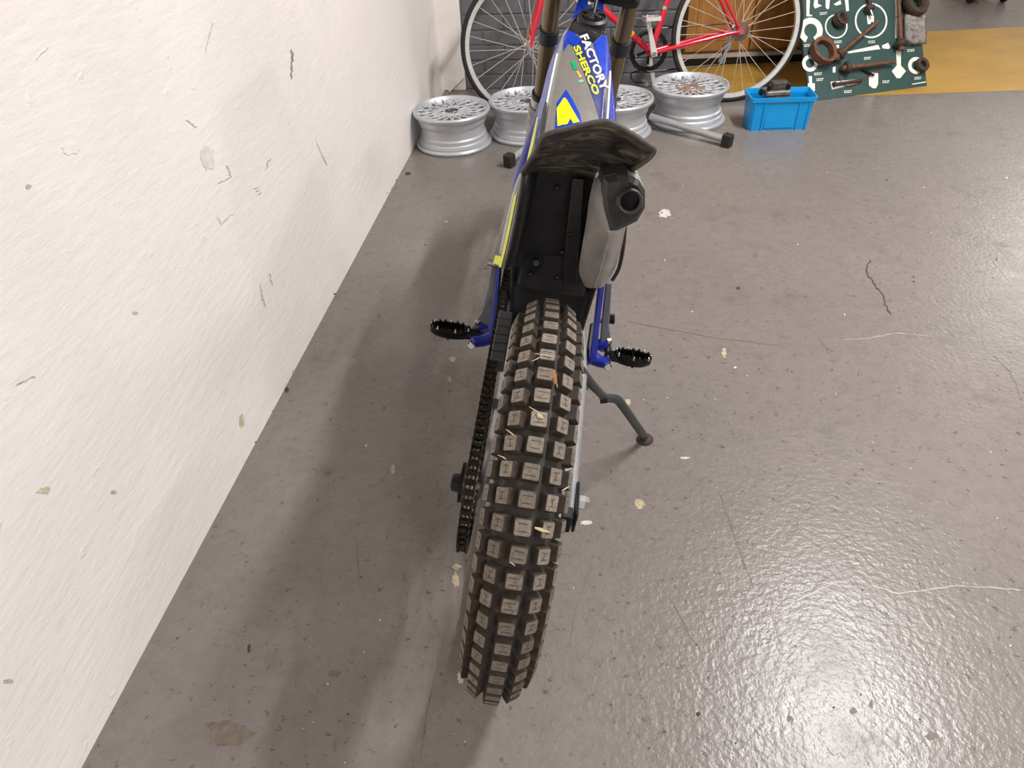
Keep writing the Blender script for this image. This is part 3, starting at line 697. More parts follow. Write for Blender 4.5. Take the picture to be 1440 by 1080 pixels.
tmb = MB().grid(trows); _n = len(trows[0])-1
tmb.mi = [1 if (q % _n) < 20 or (q % _n) >= 45 else 0 for q in range(len(tmb.f))]
tank = tmb.build('tank_cover', [GREYP, BLUE], bike, smooth=True); tank['label'] = 'glossy grey tank cover with blue panels and yellow lettering'
TV = [tuple(p) for R in trows for p in R]; mW = len(trows[0]); TF = [(i*mW+k, i*mW+k+1, (i+1)*mW+k+1, (i+1)*mW+k) for i in range(len(trows)-1) for k in range(mW-1)]
TB = BVHTree.FromPolygons([Vector(v) for v in TV], TF)
def decal_bm(bm, name, m, off, parent=tank):
    """lay a flat shape drawn in photograph pixels onto the tank cover as a thin sticker"""
    bad = []
    for v in bm.verts:
        d = (B3 @ ray(v.co.x, v.co.y)).normalized(); hit = TB.ray_cast(CL, d)
        if hit[0] is None: bad.append(v)
        else:
            nn = hit[1] if hit[1].dot(d) < 0 else -hit[1]; v.co = hit[0]+nn*off
    bmesh.ops.delete(bm, geom=bad, context='VERTS')
    me = bpy.data.meshes.new(name); bm.to_mesh(me); bm.free(); me.materials.append(m); o = bpy.data.objects.new(name, me); COL.objects.link(o); o.parent = parent
    for p in me.polygons: p.use_smooth = True
    return o
def decal(name, poly, m, off=.0008, cuts=4):
    bm = bmesh.new(); f = bm.faces.new([bm.verts.new((x, y, 0)) for x, y in poly]); bmesh.ops.triangulate(bm, faces=bm.faces[:])
    for k in range(cuts): bmesh.ops.subdivide_edges(bm, edges=[e for e in bm.edges if e.calc_length() > (3 if cuts < 5 else .9)], cuts=1, use_grid_fill=True)
    bmesh.ops.triangulate(bm, faces=bm.faces[:]); return decal_bm(bm, name, m, off)
def lettering(name, txt, p0, p1, height, m, off, shear=0.0, hv=None):
    cu = bpy.data.curves.new(name, 'FONT'); cu.body = txt; cu.size = 1; cu.resolution_u = 3; cu.shear = shear; cu.offset = .03
    ob = bpy.data.objects.new('tmp', cu); COL.objects.link(ob); bpy.context.view_layer.update()
    me = bpy.data.meshes.new_from_object(ob.evaluated_get(bpy.context.evaluated_depsgraph_get())); bpy.data.objects.remove(ob)
    xs = [v.co.x for v in me.vertices]; ys = [v.co.y for v in me.vertices]; x0, x1, y0, y1 = min(xs), max(xs), min(ys), max(ys)
    d = Vector((p1[0]-p0[0], p1[1]-p0[1])); nv = Vector(hv) if hv else Vector((d.y, -d.x)).normalized()*height
    bm = bmesh.new(); bm.from_mesh(me)
    for v in bm.verts:
        u, t = (v.co.x-x0)/(x1-x0), (v.co.y-y0)/(y1-y0); v.co = (p0[0]+d.x*u+nv.x*t, p0[1]+d.y*u+nv.y*t, 0)
    bmesh.ops.triangulate(bm, faces=bm.faces[:]); bmesh.ops.subdivide_edges(bm, edges=[e for e in bm.edges if e.calc_length() > 4], cuts=1)
    bmesh.ops.triangulate(bm, faces=bm.faces[:]); return decal_bm(bm, name, m, off)
GLOSSB = mat('gloss_black_print', (38, 37, 38), .15, coat=1.0)
DKB = mat('dark_navy_print', (30, 42, 110), .3, var=.05, coat=.3)
decal('black_surround', [(799, 43), (804, 32), (812, 22), (852, 22), (857, 34), (858, 52), (847, 48), (834, 61), (822, 58), (812, 48), (806, 46)], GLOSSB, .0007)
decal('navy_panel', [(806, 64), (814, 54), (822, 57), (831, 68), (839, 84), (847, 103), (850, 125), (851, 150), (850, 172), (844, 173), (838, 150), (826, 116), (815, 86)], DKB, .0009)
decal('blue_panel', [(834, 62), (847, 49), (857, 54), (860, 63), (860, 78), (857, 98), (851, 118), (847, 102), (840, 80)], BLUE, .0011)
decal('blue_panel', [(792, 73), (793, 52), (799, 43), (807, 46), (816, 55), (812, 66), (806, 65), (800, 61)], BLUE, .0012)
decal('blue_panel', [(796, 126), (805, 140), (815, 160), (819, 178), (780, 185), (781, 170), (783, 145)], BLUE)
decal('yellow_emblem', [(793, 138), (796, 139), (804, 153), (815, 172), (806, 174), (802, 167), (798, 175), (793, 176), (791, 176), (788, 160), (787, 158), (789, 177), (784, 178), (783, 153)], FLUO, .0014)
lettering('lettering_white', 'FACTORY', (815, 52), (845, 129), 10, WHITEP, .0016, .0, hv=(11, -4))
lettering('lettering_yellow', 'SHERCO', (806, 67), (835, 135), 8, FLUO, .0016, 0, hv=(8.5, -3.4))
decal('green_badge', [(802, 87), (808, 86), (813, 97), (807, 99)], GREENP, .001, 2); decal('orange_badge', [(810, 101), (813, 100), (818, 108), (815, 110)], ORANGEP, .001, 2); decal('green_badge', [(813, 114), (819, 112), (821, 115), (815, 117)], mat('pale_green_print', (120, 190, 165), .4), .001, 2)
decal('yellow_side', [(757, 166), (759, 166), (752, 205), (744, 232), (742, 232), (750, 196)], FLUO, .0035, 6)
decal('black_recess', [(768, 144), (771, 146), (767, 180), (760, 212), (755, 222), (760, 190), (764, 160)], BLACKP, .0035, 6)
for col_ in (20, 45): MB().tube([trows[q][col_]+Vector((0, 0, .0008)) for q in range(9, 30)], .0019, 8).build('white_edge', WHITEP, tank, smooth=True)
# filler cap, breather hose, headstock
cc = BL(833, 28, y=.915); CM = frame(cc+Vector((0, 0, .004)), (0, -.25, 1))
cap = MB().lathe([(.034, -.012), (.034, .002), (.028, .006), (.026, .002), (.022, .002), (.020, .009), (.012, .011), (0, .011)], 28, CM); fc = cap.build('filler_cap', BLACKP, bike, smooth=True)
for k in range(6): MB().box((.012, -.003, .008), (.024, .003, .014), M=CM @ Matrix.Rotation(k*pi/3, 4, 'Z')).build('cap_grip', BLACKP, fc)
MB().tube(catmull([cc+Vector((0, 0, .01)), cc+Vector((.002, .03, .035)), cc+Vector((-.002, .07, .075)), cc+Vector((0, .10, .14))], 5), .0045, 10).build('breather_hose', BLACKP, bike, smooth=True)
hd = smooth_grid([[(TXC-.036, .945, .82), (TXC-.034, .945, .858), (TXC-.018, .945, .868), (TXC+.022, .945, .868), (TXC+.038, .945, .858), (TXC+.040, .945, .82)],
                  [(TXC-.034, 1.0, .82), (TXC-.032, 1.0, .868), (TXC-.014, 1.0, .880), (TXC+.018, 1.0, .880), (TXC+.034, 1.0, .868), (TXC+.036, 1.0, .82)],
                  [(TXC-.026, 1.07, .82), (TXC-.024, 1.07, .878), (TXC-.012, 1.07, .892), (TXC+.016, 1.07, .892), (TXC+.028, 1.07, .878), (TXC+.030, 1.07, .82)]], 4, 4)
solidify(MB().grid(hd).build('headstock_cover', BLUE, bike, smooth=True), .003)
hb = BL(832, 7, y=1.0); MB().lathe([(.003, .003), (.009, .003), (.011, 0), (.011, -.01)], 20, frame(hb+Vector((0, 0, .006)), (0, -.3, 1))).build('stem_bolt', STEEL, bike, smooth=True)
# ---- forks
FD = Vector((0, -.39, .921)).normalized(); AZ = .345; AY = 1.29
for fx in (-.095, .086):
    base = Vector((fx, AY, AZ)); pt = lambda s, b=base: b+FD*s
    fo = MB().tube([pt(.27), pt(.74)], .0205, 20).build('fork_leg', GOLD, bike, smooth=True)
    MB().tube([pt(.452), pt(.487)], .0250, 20).build('fork_band', mat('dark_blue_black_band', (30, 36, 46), .45), fo, smooth=True)
    MB().tube([pt(.585), pt(.60)], .0225, 20).build('fork_cap_ring', BLACKM, fo, smooth=True)
    MB().tube([pt(.278), pt(.292)], .0262, 20).build('fork_seal', BLACKP, fo, smooth=True)
    MB().tube([pt(-.03), pt(0), pt(.10), pt(.279)], [.020, .026, .027, .0268], 20).build('fork_slider', SILVER, fo, smooth=True)
    sg = MB().grid([[pt(.04+.21*k/6)+Vector((-.030*cos(a_), -.030*sin(a_)*.92, -.030*sin(a_)*.39)) for k in range(7)] for a_ in (radians(-25), radians(5), radians(35), radians(65), radians(95))]).build('fork_guard', mat('patterned_grey_guard', (150, 146, 138), .4, var=.5, scale=55), fo, smooth=True); solidify(sg, .002)
for s_, nm in ((.60, 'lower_clamp'), (.70, 'upper_clamp')):
    c0 = Vector((-.095, AY, AZ))+FD*s_; c1 = Vector((.086, AY, AZ))+FD*s_; mb = MB().tube([c0, c0.lerp(c1, .25)+Vector((0, -.02, 0)), c0.lerp(c1, .75)+Vector((0, -.02, 0)), c1], [.026, .02, .02, .026], 12); mb.build(nm, BLACKM, bike, smooth=True)
hbz = Vector((-.012, AY, AZ))+FD*.70
hp = [hbz+Vector(v) for v in ((-.40, -.06, .13), (-.26, -.03, .11), (-.12, .02, .03), (.12, .02, .03), (.26, -.03, .11), (.40, -.06, .13))]
MB().tube(catmull(hp, 6), .012, 12).build('handlebar', BLACKM, bike, smooth=True)
for a_, b_ in ((0, 1), (5, 4)): MB().tube([hp[a_], hp[a_].lerp(hp[b_], .85)], .017, 14).build('grip', BLACKP, bike, smooth=True)
# ---- front wheel
FX, FA = -.012, Vector((-.012, 1.32, .345))
ft = MB(); ft.lathe([(.302+.032*cos(radians(-115+230*k/16)), .034*sin(radians(-115+230*k/16))) for k in range(17)], 72, AX)
for i in range(54):
    for ph in (-40, 0, 40):
        p = radians(ph); M = Matrix.Rotation(2*pi*i/54+(.5 if ph == 0 else 0)*.116, 4, 'X') @ Matrix.Translation((.034*sin(p), 0, .302+.032*cos(p))) @ Matrix.Rotation(p, 4, 'Y'); ft.box((-.007, -.008, -.003), (.007, .008, .010), M=M, taper=.9)
ft.build('front_tyre', TYRE, bike, loc=FA)
fr = MB().lathe([(.255, -.02), (.272, -.022), (.274, -.018), (.262, -.010), (.262, .010), (.274, .018), (.272, .022), (.255, .02)], 60, AX, closed=True).build('front_rim', SILVER, bike, smooth=True, loc=FA)
MB().lathe([(.008, -.05), (.035, -.05), (.018, -.03), (.018, .03), (.035, .05), (.008, .05)], 24, AX).build('front_hub', SILVER, bike, smooth=True, loc=FA); spokes(fr, 28, .034, .257, .045)
MB().tube([FA+Vector((-.11, -.0, 0)), FA+Vector((.11, 0, 0))], .009, 12).build('front_axle', STEEL, bike, smooth=True)
fm = []
for k in range(9):
    a_ = radians(-62+100*k/8); fm.append([FA+Vector((x_, .372*sin(a_)*1.0, .372*cos(a_)-dz)) for x_, dz in ((-.052, .018), (-.04, .004), (0, 0), (.04, .004), (.052, .018))])
solidify(MB().grid(fm).build('front_mudguard', BLACKP, bike, smooth=True), .003)
# ---- engine, shock, radiator, skid plate (mostly hidden between frame and tank)
en = MB(); en.solid([[(-.085*s_, y, z) for (s_, y, z) in ((1, .46, .33), (1, .70, .28), (1, .80, .36), (1, .76, .48), (1, .50, .48))], [(.085, y, z) for (y, z) in ((.46, .33), (.70, .28), (.80, .36), (.76, .48), (.50, .48))]])
bevel(en.build('engine_case', mat('cast_grey_alloy', (110, 110, 110), .5, metal=.7), bike), .012, 3)
cy = MB()
for k in range(7): cy.box((-.058, .60-.006*k, .485+.017*k), (.058, .74-.006*k, .495+.017*k))
cy.box((-.045, .60, .47), (.045, .72, .61)); bevel(cy.build('cylinder', mat('cast_grey_alloy', (110, 110, 110), .5), bike), .002, 1)
MB().tube([(0, .45, .42), (0, .52, .66)], .03, 16).build('rear_shock', BLACKM, bike, smooth=True)
bevel(MB().box((-.075, .86, .52), (.06, .90, .74)).build('radiator', BLACKM, bike), .006)
solidify(MB().grid([[(x_, y, z) for y, z in ((.42, .285), (.66, .262), (.84, .33), (.93, .46))] for x_ in (-.09, 0, .09)]).build('skid_plate', SILVER, bike, smooth=True), .005)
for sx in (-1, 1): MB().tube(catmull([(sx*.10, .47, .55), (sx*.085, .62, .66), (sx*.06, .82, .74), (sx*.03, 1.0, .80)], 5), .018, 12).build('frame_beam', BLUEF, bike, smooth=True)
MB().tube(catmull([BL(835, 395, y=.40)+Vector((0, .02, 0)), Vector((.09, .55, .56)), Vector((.06, .75, .60)), Vector((.02, .84, .55)), Vector((0, .78, .50))], 6), .018, 12).build('exhaust_pipe', STEEL, bike, smooth=True)
MB().tube(catmull([Vector((0, .98, .60)), Vector((0, .95, .70)), Vector((-.012, 1.02, .86))], 4), .028, 14).build('steering_head', BLUEF, bike, smooth=True)
bb = MB().box((-.07, .37, .50), (.07, .46, .70)); bevel(bb.build('airbox', BLACKP, bike), .01)

# ================================================================== THINGS ALONG THE BACK WALL
# ---- four alloy car wheels lying on the floor
WSIL = mat('silver_wheel_paint', (196, 198, 202), .42, metal=.45, var=.05, scale=14)
WDARK = mat('dark_wheel_grey', (88, 86, 84), .5, metal=.4, var=.2)  # plain dark grey for the barrel floor and centre bores
WRUST = mat('rusty_hub_face', (150, 128, 112), .7, metal=.3, var=.35, scale=60)
HOLE = mat('dark_lug_hole', (40, 38, 36), .7)
def car_wheel(c, rot, label, hubm, R=.178, Hh=.165):
    w_ = empty('alloy_wheel', (c[0], c[1], 0)); w_.rotation_euler = (0, 0, rot); tag(w_, label, 'car wheel', 'alloy wheels lying by the back wall')
    k = R/.178
    pr_ = [(.163, .000), (.176, .003), (.178, .012), (.174, .018), (.160, .020), (.163, .022), (.160, .036), (.155, .040), (.154, .056), (.147, .062), (.146, .080), (.148, .100), (.155, .108), (.158, .120), (.160, .136), (.172, .143), (.177, .149), (.178, .158), (.174, .165), (.167, .165), (.163, .158), (.159, .152), (.156, .146), (.148, .120), (.140, .100), (.140, .060), (.150, .030), (.158, .012)]
    sc_ = Hh/.165
    MB().lathe([(r*k, z*sc_) for r, z in pr_], 64, closed=True).build('barrel', WSIL, w_, smooth=35)
    zf = (Hh-.016)
    disc = MB().lathe([(.030*k, zf+.002), (.062*k, zf+.004), (.068*k, zf), (.068*k, zf-.02), (.030*k, zf-.02)], 40, closed=True).build('hub_face', hubm, w_, smooth=35)
    MB().lathe([(0, zf-.004), (.026*k, zf-.004), (.030*k, zf+.003), (.031*k, zf-.01)], 28).build('centre_bore', WRUST if hubm is WRUST else WDARK, disc, smooth=True)
    lug = MB().lathe([(0, .001), (.010, .001), (.013, .004), (.015, .001), (.015, -.006)], 14).mesh('lug_seat', WSIL, True); lh = MB().lathe([(0, .0025), (.0085, .0025), (.0085, -.002)], 12).mesh('lug_hole', HOLE)
    for q in range(4):
        a_ = q*pi/2+.4; M = Matrix.Translation((.047*k*cos(a_), .047*k*sin(a_), zf+.004)); inst('lug_seat', lug, disc, M); inst('lug_hole', lh, disc, M)
    n = 18; r0, r1 = .062*k, .158*k
    for sd in (-1, 1):
        sm = MB(); P = []
        for j in range(6):
            t = j/5; r = r0+(r1-r0)*t; a_ = sd*.43*t; z = zf-.004-.004*sin(pi*t)+.002*t; P.append((r*cos(a_), r*sin(a_), z))
        sm.tube(P, .0038, 6, flat=1.5); me = sm.mesh('spoke', WSIL, True)
        for q in range(n): inst('spoke', me, w_, Matrix.Rotation(2*pi*q/n, 4, 'Z'))
    back_ = MB().lathe([(0, .04), (.136*k, .04)], 40).build('barrel_floor', WDARK, w_)
    st_m = MB().lathe([(0, .0016), (.003, .0016), (.004, 0)], 8).mesh('rivet', WSIL)
    for q in range(26): a_ = 2*pi*(q+.5)/26; inst('rivet', st_m, w_, Matrix.Translation((.158*k*cos(a_), .158*k*sin(a_), zf+.006)))
    return w_
def wc(px, py, dx=0, dy=0): p = fl(px, py); return (p.x+dx, p.y+dy)
car_wheel((.184, 3.222), .2, 'silver mesh-spoke alloy wheel lying flat against the white wall', WSIL)
car_wheel((.834-.315, 3.345), .9, 'silver mesh-spoke alloy wheel lying flat before the front wheel of the red bicycle', WSIL)
car_wheel((.834+.095, 3.355), .5, 'silver mesh-spoke alloy wheel lying flat below the bicycle pedals', WSIL)
car_wheel((.834+.450, 3.512), 1.3, 'silver mesh-spoke alloy wheel with browned hub face, beside the blue bin', WRUST, R=.181, Hh=.172)

# ---- two loose metal tubes with rubber end caps
TUBEM = mat('grey_painted_tube', (168, 168, 168), .4, metal=.3, var=.06); RUB = mat('black_rubber_cap', (36, 32, 31), .6, var=.2)
def floor_tube(p, q, label, r=.016):
    p, q = Vector(p), Vector(q); d = (q-p).normalized(); t = empty('metal_tube', (p.x, p.y, 0)); tag(t, label, 'metal tube')
    a_, b_ = p-Vector((p.x, p.y, 0)), q-Vector((p.x, p.y, 0))
    MB().tube([a_, b_], r, 18).build('tube', TUBEM, t, smooth=True)
    M = frame(a_-d*.004, d, (0, 0, 1)); bevel(MB().box((-.0275, -.020, -.020), (.0275, .020, .022), M=M).build('end_cap', RUB, t), .004)
c0 = fl(717, 226, .026); floor_tube((c0.x, c0.y, .0295), (c0.x+.085, c0.y+.150, .040), 'short grey metal tube with black cap in front of the wheel below the bicycle hub')
c1 = fl(1022, 198, .026); e1 = fl(915, 164, .056); floor_tube((c1.x, c1.y, .0295), (e1.x, e1.y, .056), 'grey metal tube with black cap between alloy wheel and blue bin')

# ---- blue bin and the engine part in it
BINM = mat('blue_bin_plastic', (0, 146, 214), .35, var=.04, coat=.2)
pl_, pr2 = fl(1052, 184), fl(1134, 182); ex = (pr2-pl_).normalized(); wd_ = (pr2-pl_).length
bn = empty('storage_bin', M=Matrix(((ex.x, -ex.y, 0, pl_.x), (ex.y, ex.x, 0, pl_.y), (0, 0, 1, 0), (0, 0, 0, 1)))); tag(bn, 'bright blue plastic storage bin on the floor', 'storage bin')
hb_, dpt = .150, .125
def rr(x0, x1, y0, y1, z, c=.008): return [(x0+c, y0, z), (x1-c, y0, z), (x1, y0+c, z), (x1, y1-c, z), (x1-c, y1, z), (x0+c, y1, z), (x0, y1-c, z), (x0, y0+c, z)]
rings = [rr(.01, wd_-.01, .01, dpt-.01, .004), rr(0, wd_, 0, dpt, 0.0), rr(-.006, wd_+.008, -.006, dpt+.006, hb_*.86), rr(-.012, wd_+.016, -.012, dpt+.012, hb_*.87), rr(-.013, wd_+.018, -.013, dpt+.013, hb_), rr(-.007, wd_+.012, -.007, dpt+.007, hb_), rr(-.002, wd_+.004, -.002, dpt+.002, hb_*.86), rr(.004, wd_-.004, .004, dpt-.004, .006)]
body = MB().grid(rings, close=True); body.add(rings[-1], [tuple(range(8))]); body.add(rings[0], [tuple(range(8))]); body.build('bin_body', BINM, bn)
for x_ in (.012, .055, wd_-.055, wd_-.012): MB().tube([(x_, -.002, .002), (x_, -.007, hb_*.86)], .004, 6).build('rib', BINM, bn)
MB().box((wd_*.25, -.004, .012), (wd_*.75, -.0025, .1)).build('label_recess', BINM, bn)
CAST = mat('dirty_cast_alloy', (128, 122, 114), .6, metal=.5, var=.35, scale=60)
ep = empty('engine_part', M=bn.matrix_world @ Matrix.Translation((.105, .058, .008)) @ Matrix.Diagonal((1.12, 1.05, 1.18, 1)) @ Matrix.Rotation(.12, 4, 'Z')); tag(ep, 'dirty cast metal engine part standing in the blue bin', 'engine part')
bevel(MB().box((-.035, -.03, 0), (.06, .03, .130)).build('casting', CAST, ep), .006, 2)
bevel(MB().box((-.045, -.036, .118), (.055, .036, .136)).build('flange', CAST, ep), .004, 1)
bevel(MB().box((-.02, -.02, .136), (.045, .02, .166)).build('upper_casting', mat('dark_greasy_alloy', (84, 78, 70), .55, metal=.4, var=.4, scale=80), ep), .006, 2)
for x_ in (-.035, .045): MB().lathe([(0, .14), (.009, .14), (.009, .158), (.004, .162), (0, .162)], 10, Matrix.Translation((x_, -.022, 0))).build('stud', BLACKM, ep, smooth=True)
MB().tube([(-.05, 0, .125), (-.062, 0, .13)], .012, 12).build('inlet_stub', BLACKM, ep, smooth=True)

# ---- red road bicycle leaning at the wall
RED = mat('red_bicycle_enamel', (205, 16, 48), .2, var=.05, coat=.8)
ALR = mat('polished_rim', (214, 212, 206), .42, metal=.4, var=.05); TYB = mat('bicycle_tyre_black', (34, 33, 33), .7)
Bf, Br = fl(748, 166), fl(1026, 143); fwd = (Bf-Br).normalized(); WBX = (Bf-Br).length
lat = Vector((0, 0, 1)).cross(fwd); ln_ = radians(7)                # lat = rider's left, towards the camera
upb = (Vector((0, 0, 1))*cos(ln_)-lat*sin(ln_)).normalized(); latb = upb.cross(fwd)
CYC = Matrix(((fwd.x, latb.x, upb.x, Br.x), (fwd.y, latb.y, upb.y, Br.y), (fwd.z, latb.z, upb.z, Br.z), (0, 0, 0, 1)))
cyc = empty('bicycle', M=CYC); tag(cyc, 'red road bicycle leaning at the dark brick wall behind the motorcycle', 'bicycle')
WR = .328; YAX = Matrix(((1, 0, 0, 0), (0, 0, -1, 0), (0, 1, 0, 0), (0, 0, 0, 1)))
bsp = MB().tube([(0, 0, 0), (0, 0, 1)], .0016, 5).mesh('spoke', mat('spoke_steel', (206, 198, 186), .4, metal=.4))
for nm, xx in (('rear_wheel', 0), ('front_wheel', WBX)):
    w_ = MB().lathe([(WR-.040, -.009), (WR-.022, -.0115), (WR-.019, -.009), (WR-.027, 0), (WR-.019, .009), (WR-.022, .0115), (WR-.040, .009), (WR-.042, 0)], 90, YAX, closed=True).build(nm, ALR, cyc, smooth=True, loc=(xx, 0, WR))
    MB().lathe([(WR-.0135+.0135*cos(2*pi*k/10), .0135*sin(2*pi*k/10)) for k in range(10)], 90, YAX, closed=True).build('tyre', TYB, w_, smooth=True)
    MB().lathe([(0, -.055), (.005, -.055), (.005, -.036), (.022, -.034), (.022, -.030), (.010, -.026), (.010, .026), (.022, .030), (.022, .034), (.005, .036), (.005, .055), (0, .055)], 20, YAX).build('hub', STEEL, w_, smooth=True)
    for i in range(28):
        a_ = 2*pi*i/28; sd = 1 if i % 2 else -1; a0 = a_+(.9 if (i//2) % 2 else -.9)
        p, q = Vector((.020*cos(a0), sd*.032, .020*sin(a0))), Vector(((WR-.034)*cos(a_), sd*.003, (WR-.034)*sin(a_))); d = q-p
        inst('spoke', bsp, w_, frame(p, d, (0, 1, 0)) @ Matrix.Diagonal((1, 1, d.length, 1)))
    MB().tube([(0, .04, 0), (0, .058, 0)], .012, 12).build('axle_end', STEEL, w_, smooth=True)
BB = Vector((.425, 0, .262)); ST = Vector((.26, 0, .79)); HT, HB_ = Vector((WBX-.155, 0, .775)), Vector((WBX-.115, 0, .665)); RH, FH = Vector((0, 0, WR)), Vector((WBX, 0, WR))
def btube(name, P, r, m=RED, parent=cyc): return MB().tube(P, r, 14).build(name, m, parent, smooth=True)
btube('seat_tube', [BB, ST], .0148); dtb = btube('down_tube', [BB, HB_], .0155); btube('top_tube', [ST-(ST-BB)*.06, HT-(HT-HB_)*.2], .0135); btube('head_tube', [HT+(HT-HB_)*.08, HB_-(HT-HB_)*.08], .0185)
dd = HB_-BB; btube('yellow_band', [BB+dd*.20, BB+dd*.27], .0162, mat('yellow_print', (240, 190, 20), .35), dtb)
for sd in (-1, 1):
    btube('chain_stay', [BB+Vector((-.01, sd*.022, 0)), Vector((.06, sd*.048, WR-.006)), RH+Vector((0, sd*.05, 0))], [.0115, .0095, .0075])
    btube('seat_stay', [ST-(ST-BB)*.07+Vector((-.01, sd*.018, 0)), RH+Vector((.015, sd*.05, .02))], [.008, .007])
    btube('fork_blade', catmull([HB_+Vector((.006, sd*.035, -.01)), Vector((WBX-.055, sd*.046, .50)), Vector((WBX-.02, sd*.05, .40)), FH+Vector((0, sd*.052, 0))], 4), [.0135]*5+[.011]*4+[.008]*4)
    bevel(MB().box((-.018, sd*.05-.003, -.018), (.02, sd*.05+.003, .018), M=Matrix.Translation(RH)).build('dropout', RED, cyc), .004)
btube('fork_crown', [HB_+Vector((.006, -.04, -.008)), HB_+Vector((.006, .04, -.008))], .014)
btube('bottom_bracket', [BB+Vector((0, -.036, 0)), BB+Vector((0, .036, 0))], .021)
btube('seat_tube_clip', [BB+(ST-BB)*.34, BB+(ST-BB)*.365], .0165, STEEL)
btube('seat_post', [ST, ST+(ST-BB).normalized()*.1], .0125, STEEL)
sdl = MB(); sp0 = ST+(ST-BB).normalized()*.115
sdl.solid([[sp0+Vector((x_, y_*w2, z_)) for y_, z_ in ((-1, 0), (-.6, .018), (.6, .018), (1, 0), (.5, -.02), (-.5, -.02))] for x_, w2 in ((-.11, .055), (-.08, .07), (0, .045), (.08, .02), (.15, .014))]); sdl.build('saddle', BLACKP, cyc, smooth=60)
btube('stem', [HT, HT+Vector((-.01, 0, .06)), HT+Vector((.07, 0, .075))], .012, STEEL)
btube('handlebar', catmull([HT+Vector(v) for v in ((.06, -.2, -.06), (.15, -.2, -.03), (.16, -.2, .05), (.09, -.19, .075), (.07, 0, .075), (.09, .19, .075), (.16, .2, .05), (.15, .2, -.03), (.06, .2, -.06))], 5), .0125, BLACKP)
# cranks: left arm towards the camera, chainring on the far side
def crank(sd, ang):
    c_d = Vector((cos(ang), 0, sin(ang))); p = BB+Vector((0, sd*.052, 0)); q = p+c_d*.165+Vector((0, sd*.012, 0))
    o = MB(); M = frame(p, Vector((0, 1, 0)), q-p); L_ = (q-p).length
    o.prism([(-.016, -.013), (0, -.016), (L_*.5, -.010), (L_, -.011), (L_+.010, 0), (L_, .011), (L_*.5, .010), (0, .016), (-.016, .013)], -.006, .006, M)
    cr = o.build('crank_arm', ALR, cyc); bevel(cr, .003); MB().lathe([(0, .008), (.009, .008), (.011, .004), (.011, 0)], 14, frame(p+Vector((0, sd*.004, 0)), (0, sd, 0))).build('crank_bolt', STEEL, cr, smooth=True)
    pc = q+Vector((0, sd*.055, 0)); pd = MB()
    for x_ in (-.03, .03): pd.box((x_-.004, -.04, -.010), (x_+.004, .04, .010), M=Matrix.Translation(pc))
    for y_ in (-.038, .038): pd.box((-.034, y_-.003, -.008), (.034, y_+.003, .008), M=Matrix.Translation(pc))
    pd.tube([q, pc+Vector((0, sd*.04, 0))], .008, 10); pe = pd.build('pedal', ALR, cyc)
    MB().tube(catmull([pc+Vector((.03, 0, .0)), pc+Vector((.09, 0, .01)), pc+Vector((.10, 0, .05)), pc+Vector((.06, 0, .06))], 4), .003, 6).build('toe_clip', BLACKM, pe)
crank(1, radians(76)); crank(-1, radians(256))
crg = MB(); 
for r0_, r1_, n in ((.088, .098, 96),):
    out = [((r1_ if k % 2 else r1_-.004)*cos(2*pi*k/n), (r1_ if k % 2 else r1_-.004)*sin(2*pi*k/n)) for k in range(n)]; inn_ = [(.074*cos(2*pi*k/n), .074*sin(2*pi*k/n)) for k in range(n)]
    rows = [[YAX @ Vector((x_, y_, z_)) for x_, y_ in P] for P, z_ in ((inn_, -.002), (out, -.002), (out, .002), (inn_, .002), (inn_, -.002))]; crg.grid(rows, close=True)
for k in range(5): crg.box((.01, -.002, -.007), (.08, .002, .007), M=Matrix.Rotation(2*pi*k/5+.3, 4, 'Y'))
rg = crg.build('chainring', mat('black_chainring', (34, 34, 36), .4, metal=.6), cyc, loc=BB+Vector((0, -.044, 0)))
cb = MB().lathe([(0, .004), (.005, .004), (.007, 0), (.007, -.004)], 10).mesh('chainring_bolt', STEEL, True)
for k in range(5): a_ = 2*pi*k/5+.3; inst('chainring_bolt', cb, rg, Matrix.Translation((.066*cos(a_), .004, -.066*sin(a_))) @ Matrix.Rotation(-pi/2, 4, 'X'))
cs = MB().lathe([(.006, -.034), (.030, -.036), (.030, -.039), (.042, -.042), (.042, -.045), (.006, -.048)], 36, YAX); cs.build('rear_sprockets', mat('sprocket_steel', (120, 112, 104), .4, metal=.8), cyc, loc=RH)
dr = [RH+Vector((.012, -.045, -.03)), RH+Vector((.025, -.046, -.075)), RH+Vector((.045, -.046, -.135))]
do = MB().tube(dr, [.009, .010, .007], 8); do.tube([dr[1]+Vector((0, -.008, 0)), dr[1]+Vector((0, .008, 0))], .020, 14); do.tube([dr[2]+Vector((0, -.008, 0)), dr[2]+Vector((0, .008, 0))], .018, 14); do.build('rear_derailleur', SILVER, cyc, smooth=True)
cpath = [RH+Vector((0, -.043, .03)), BB+Vector((-.0, -.044, .096)), BB+Vector((.068, -.044, .068)), BB+Vector((.096, -.044, 0)), BB+Vector((.068, -.044, -.068)), BB+Vector((0, -.044, -.096)), dr[2]+Vector((0, 0, -.02)), dr[1]+Vector((.018, 0, 0)), RH+Vector((-.03, -.043, -.0)), RH+Vector((-.018, -.043, .024))]
MB().tube(cpath, .0042, 6, closed=True).build('chain', CHN, cyc)

# ---- white batten offcut in the corner
s0, s1 = fl(632, 131), on_y(652, 109, CY-.012); cx_ = empty('wooden_strip', (s0.x, s0.y, 0)); 
wsm_ = MB().tube([Vector((0, 0, .009)), s1-Vector((s0.x, s0.y, 0))], .0085, 4, flat=.8).build('strip', mat('white_painted_wood', (214, 208, 202), .5), cx_); tag(cx_, 'short white strip of wood leaning in the corner by the brick wall', 'wooden strip')

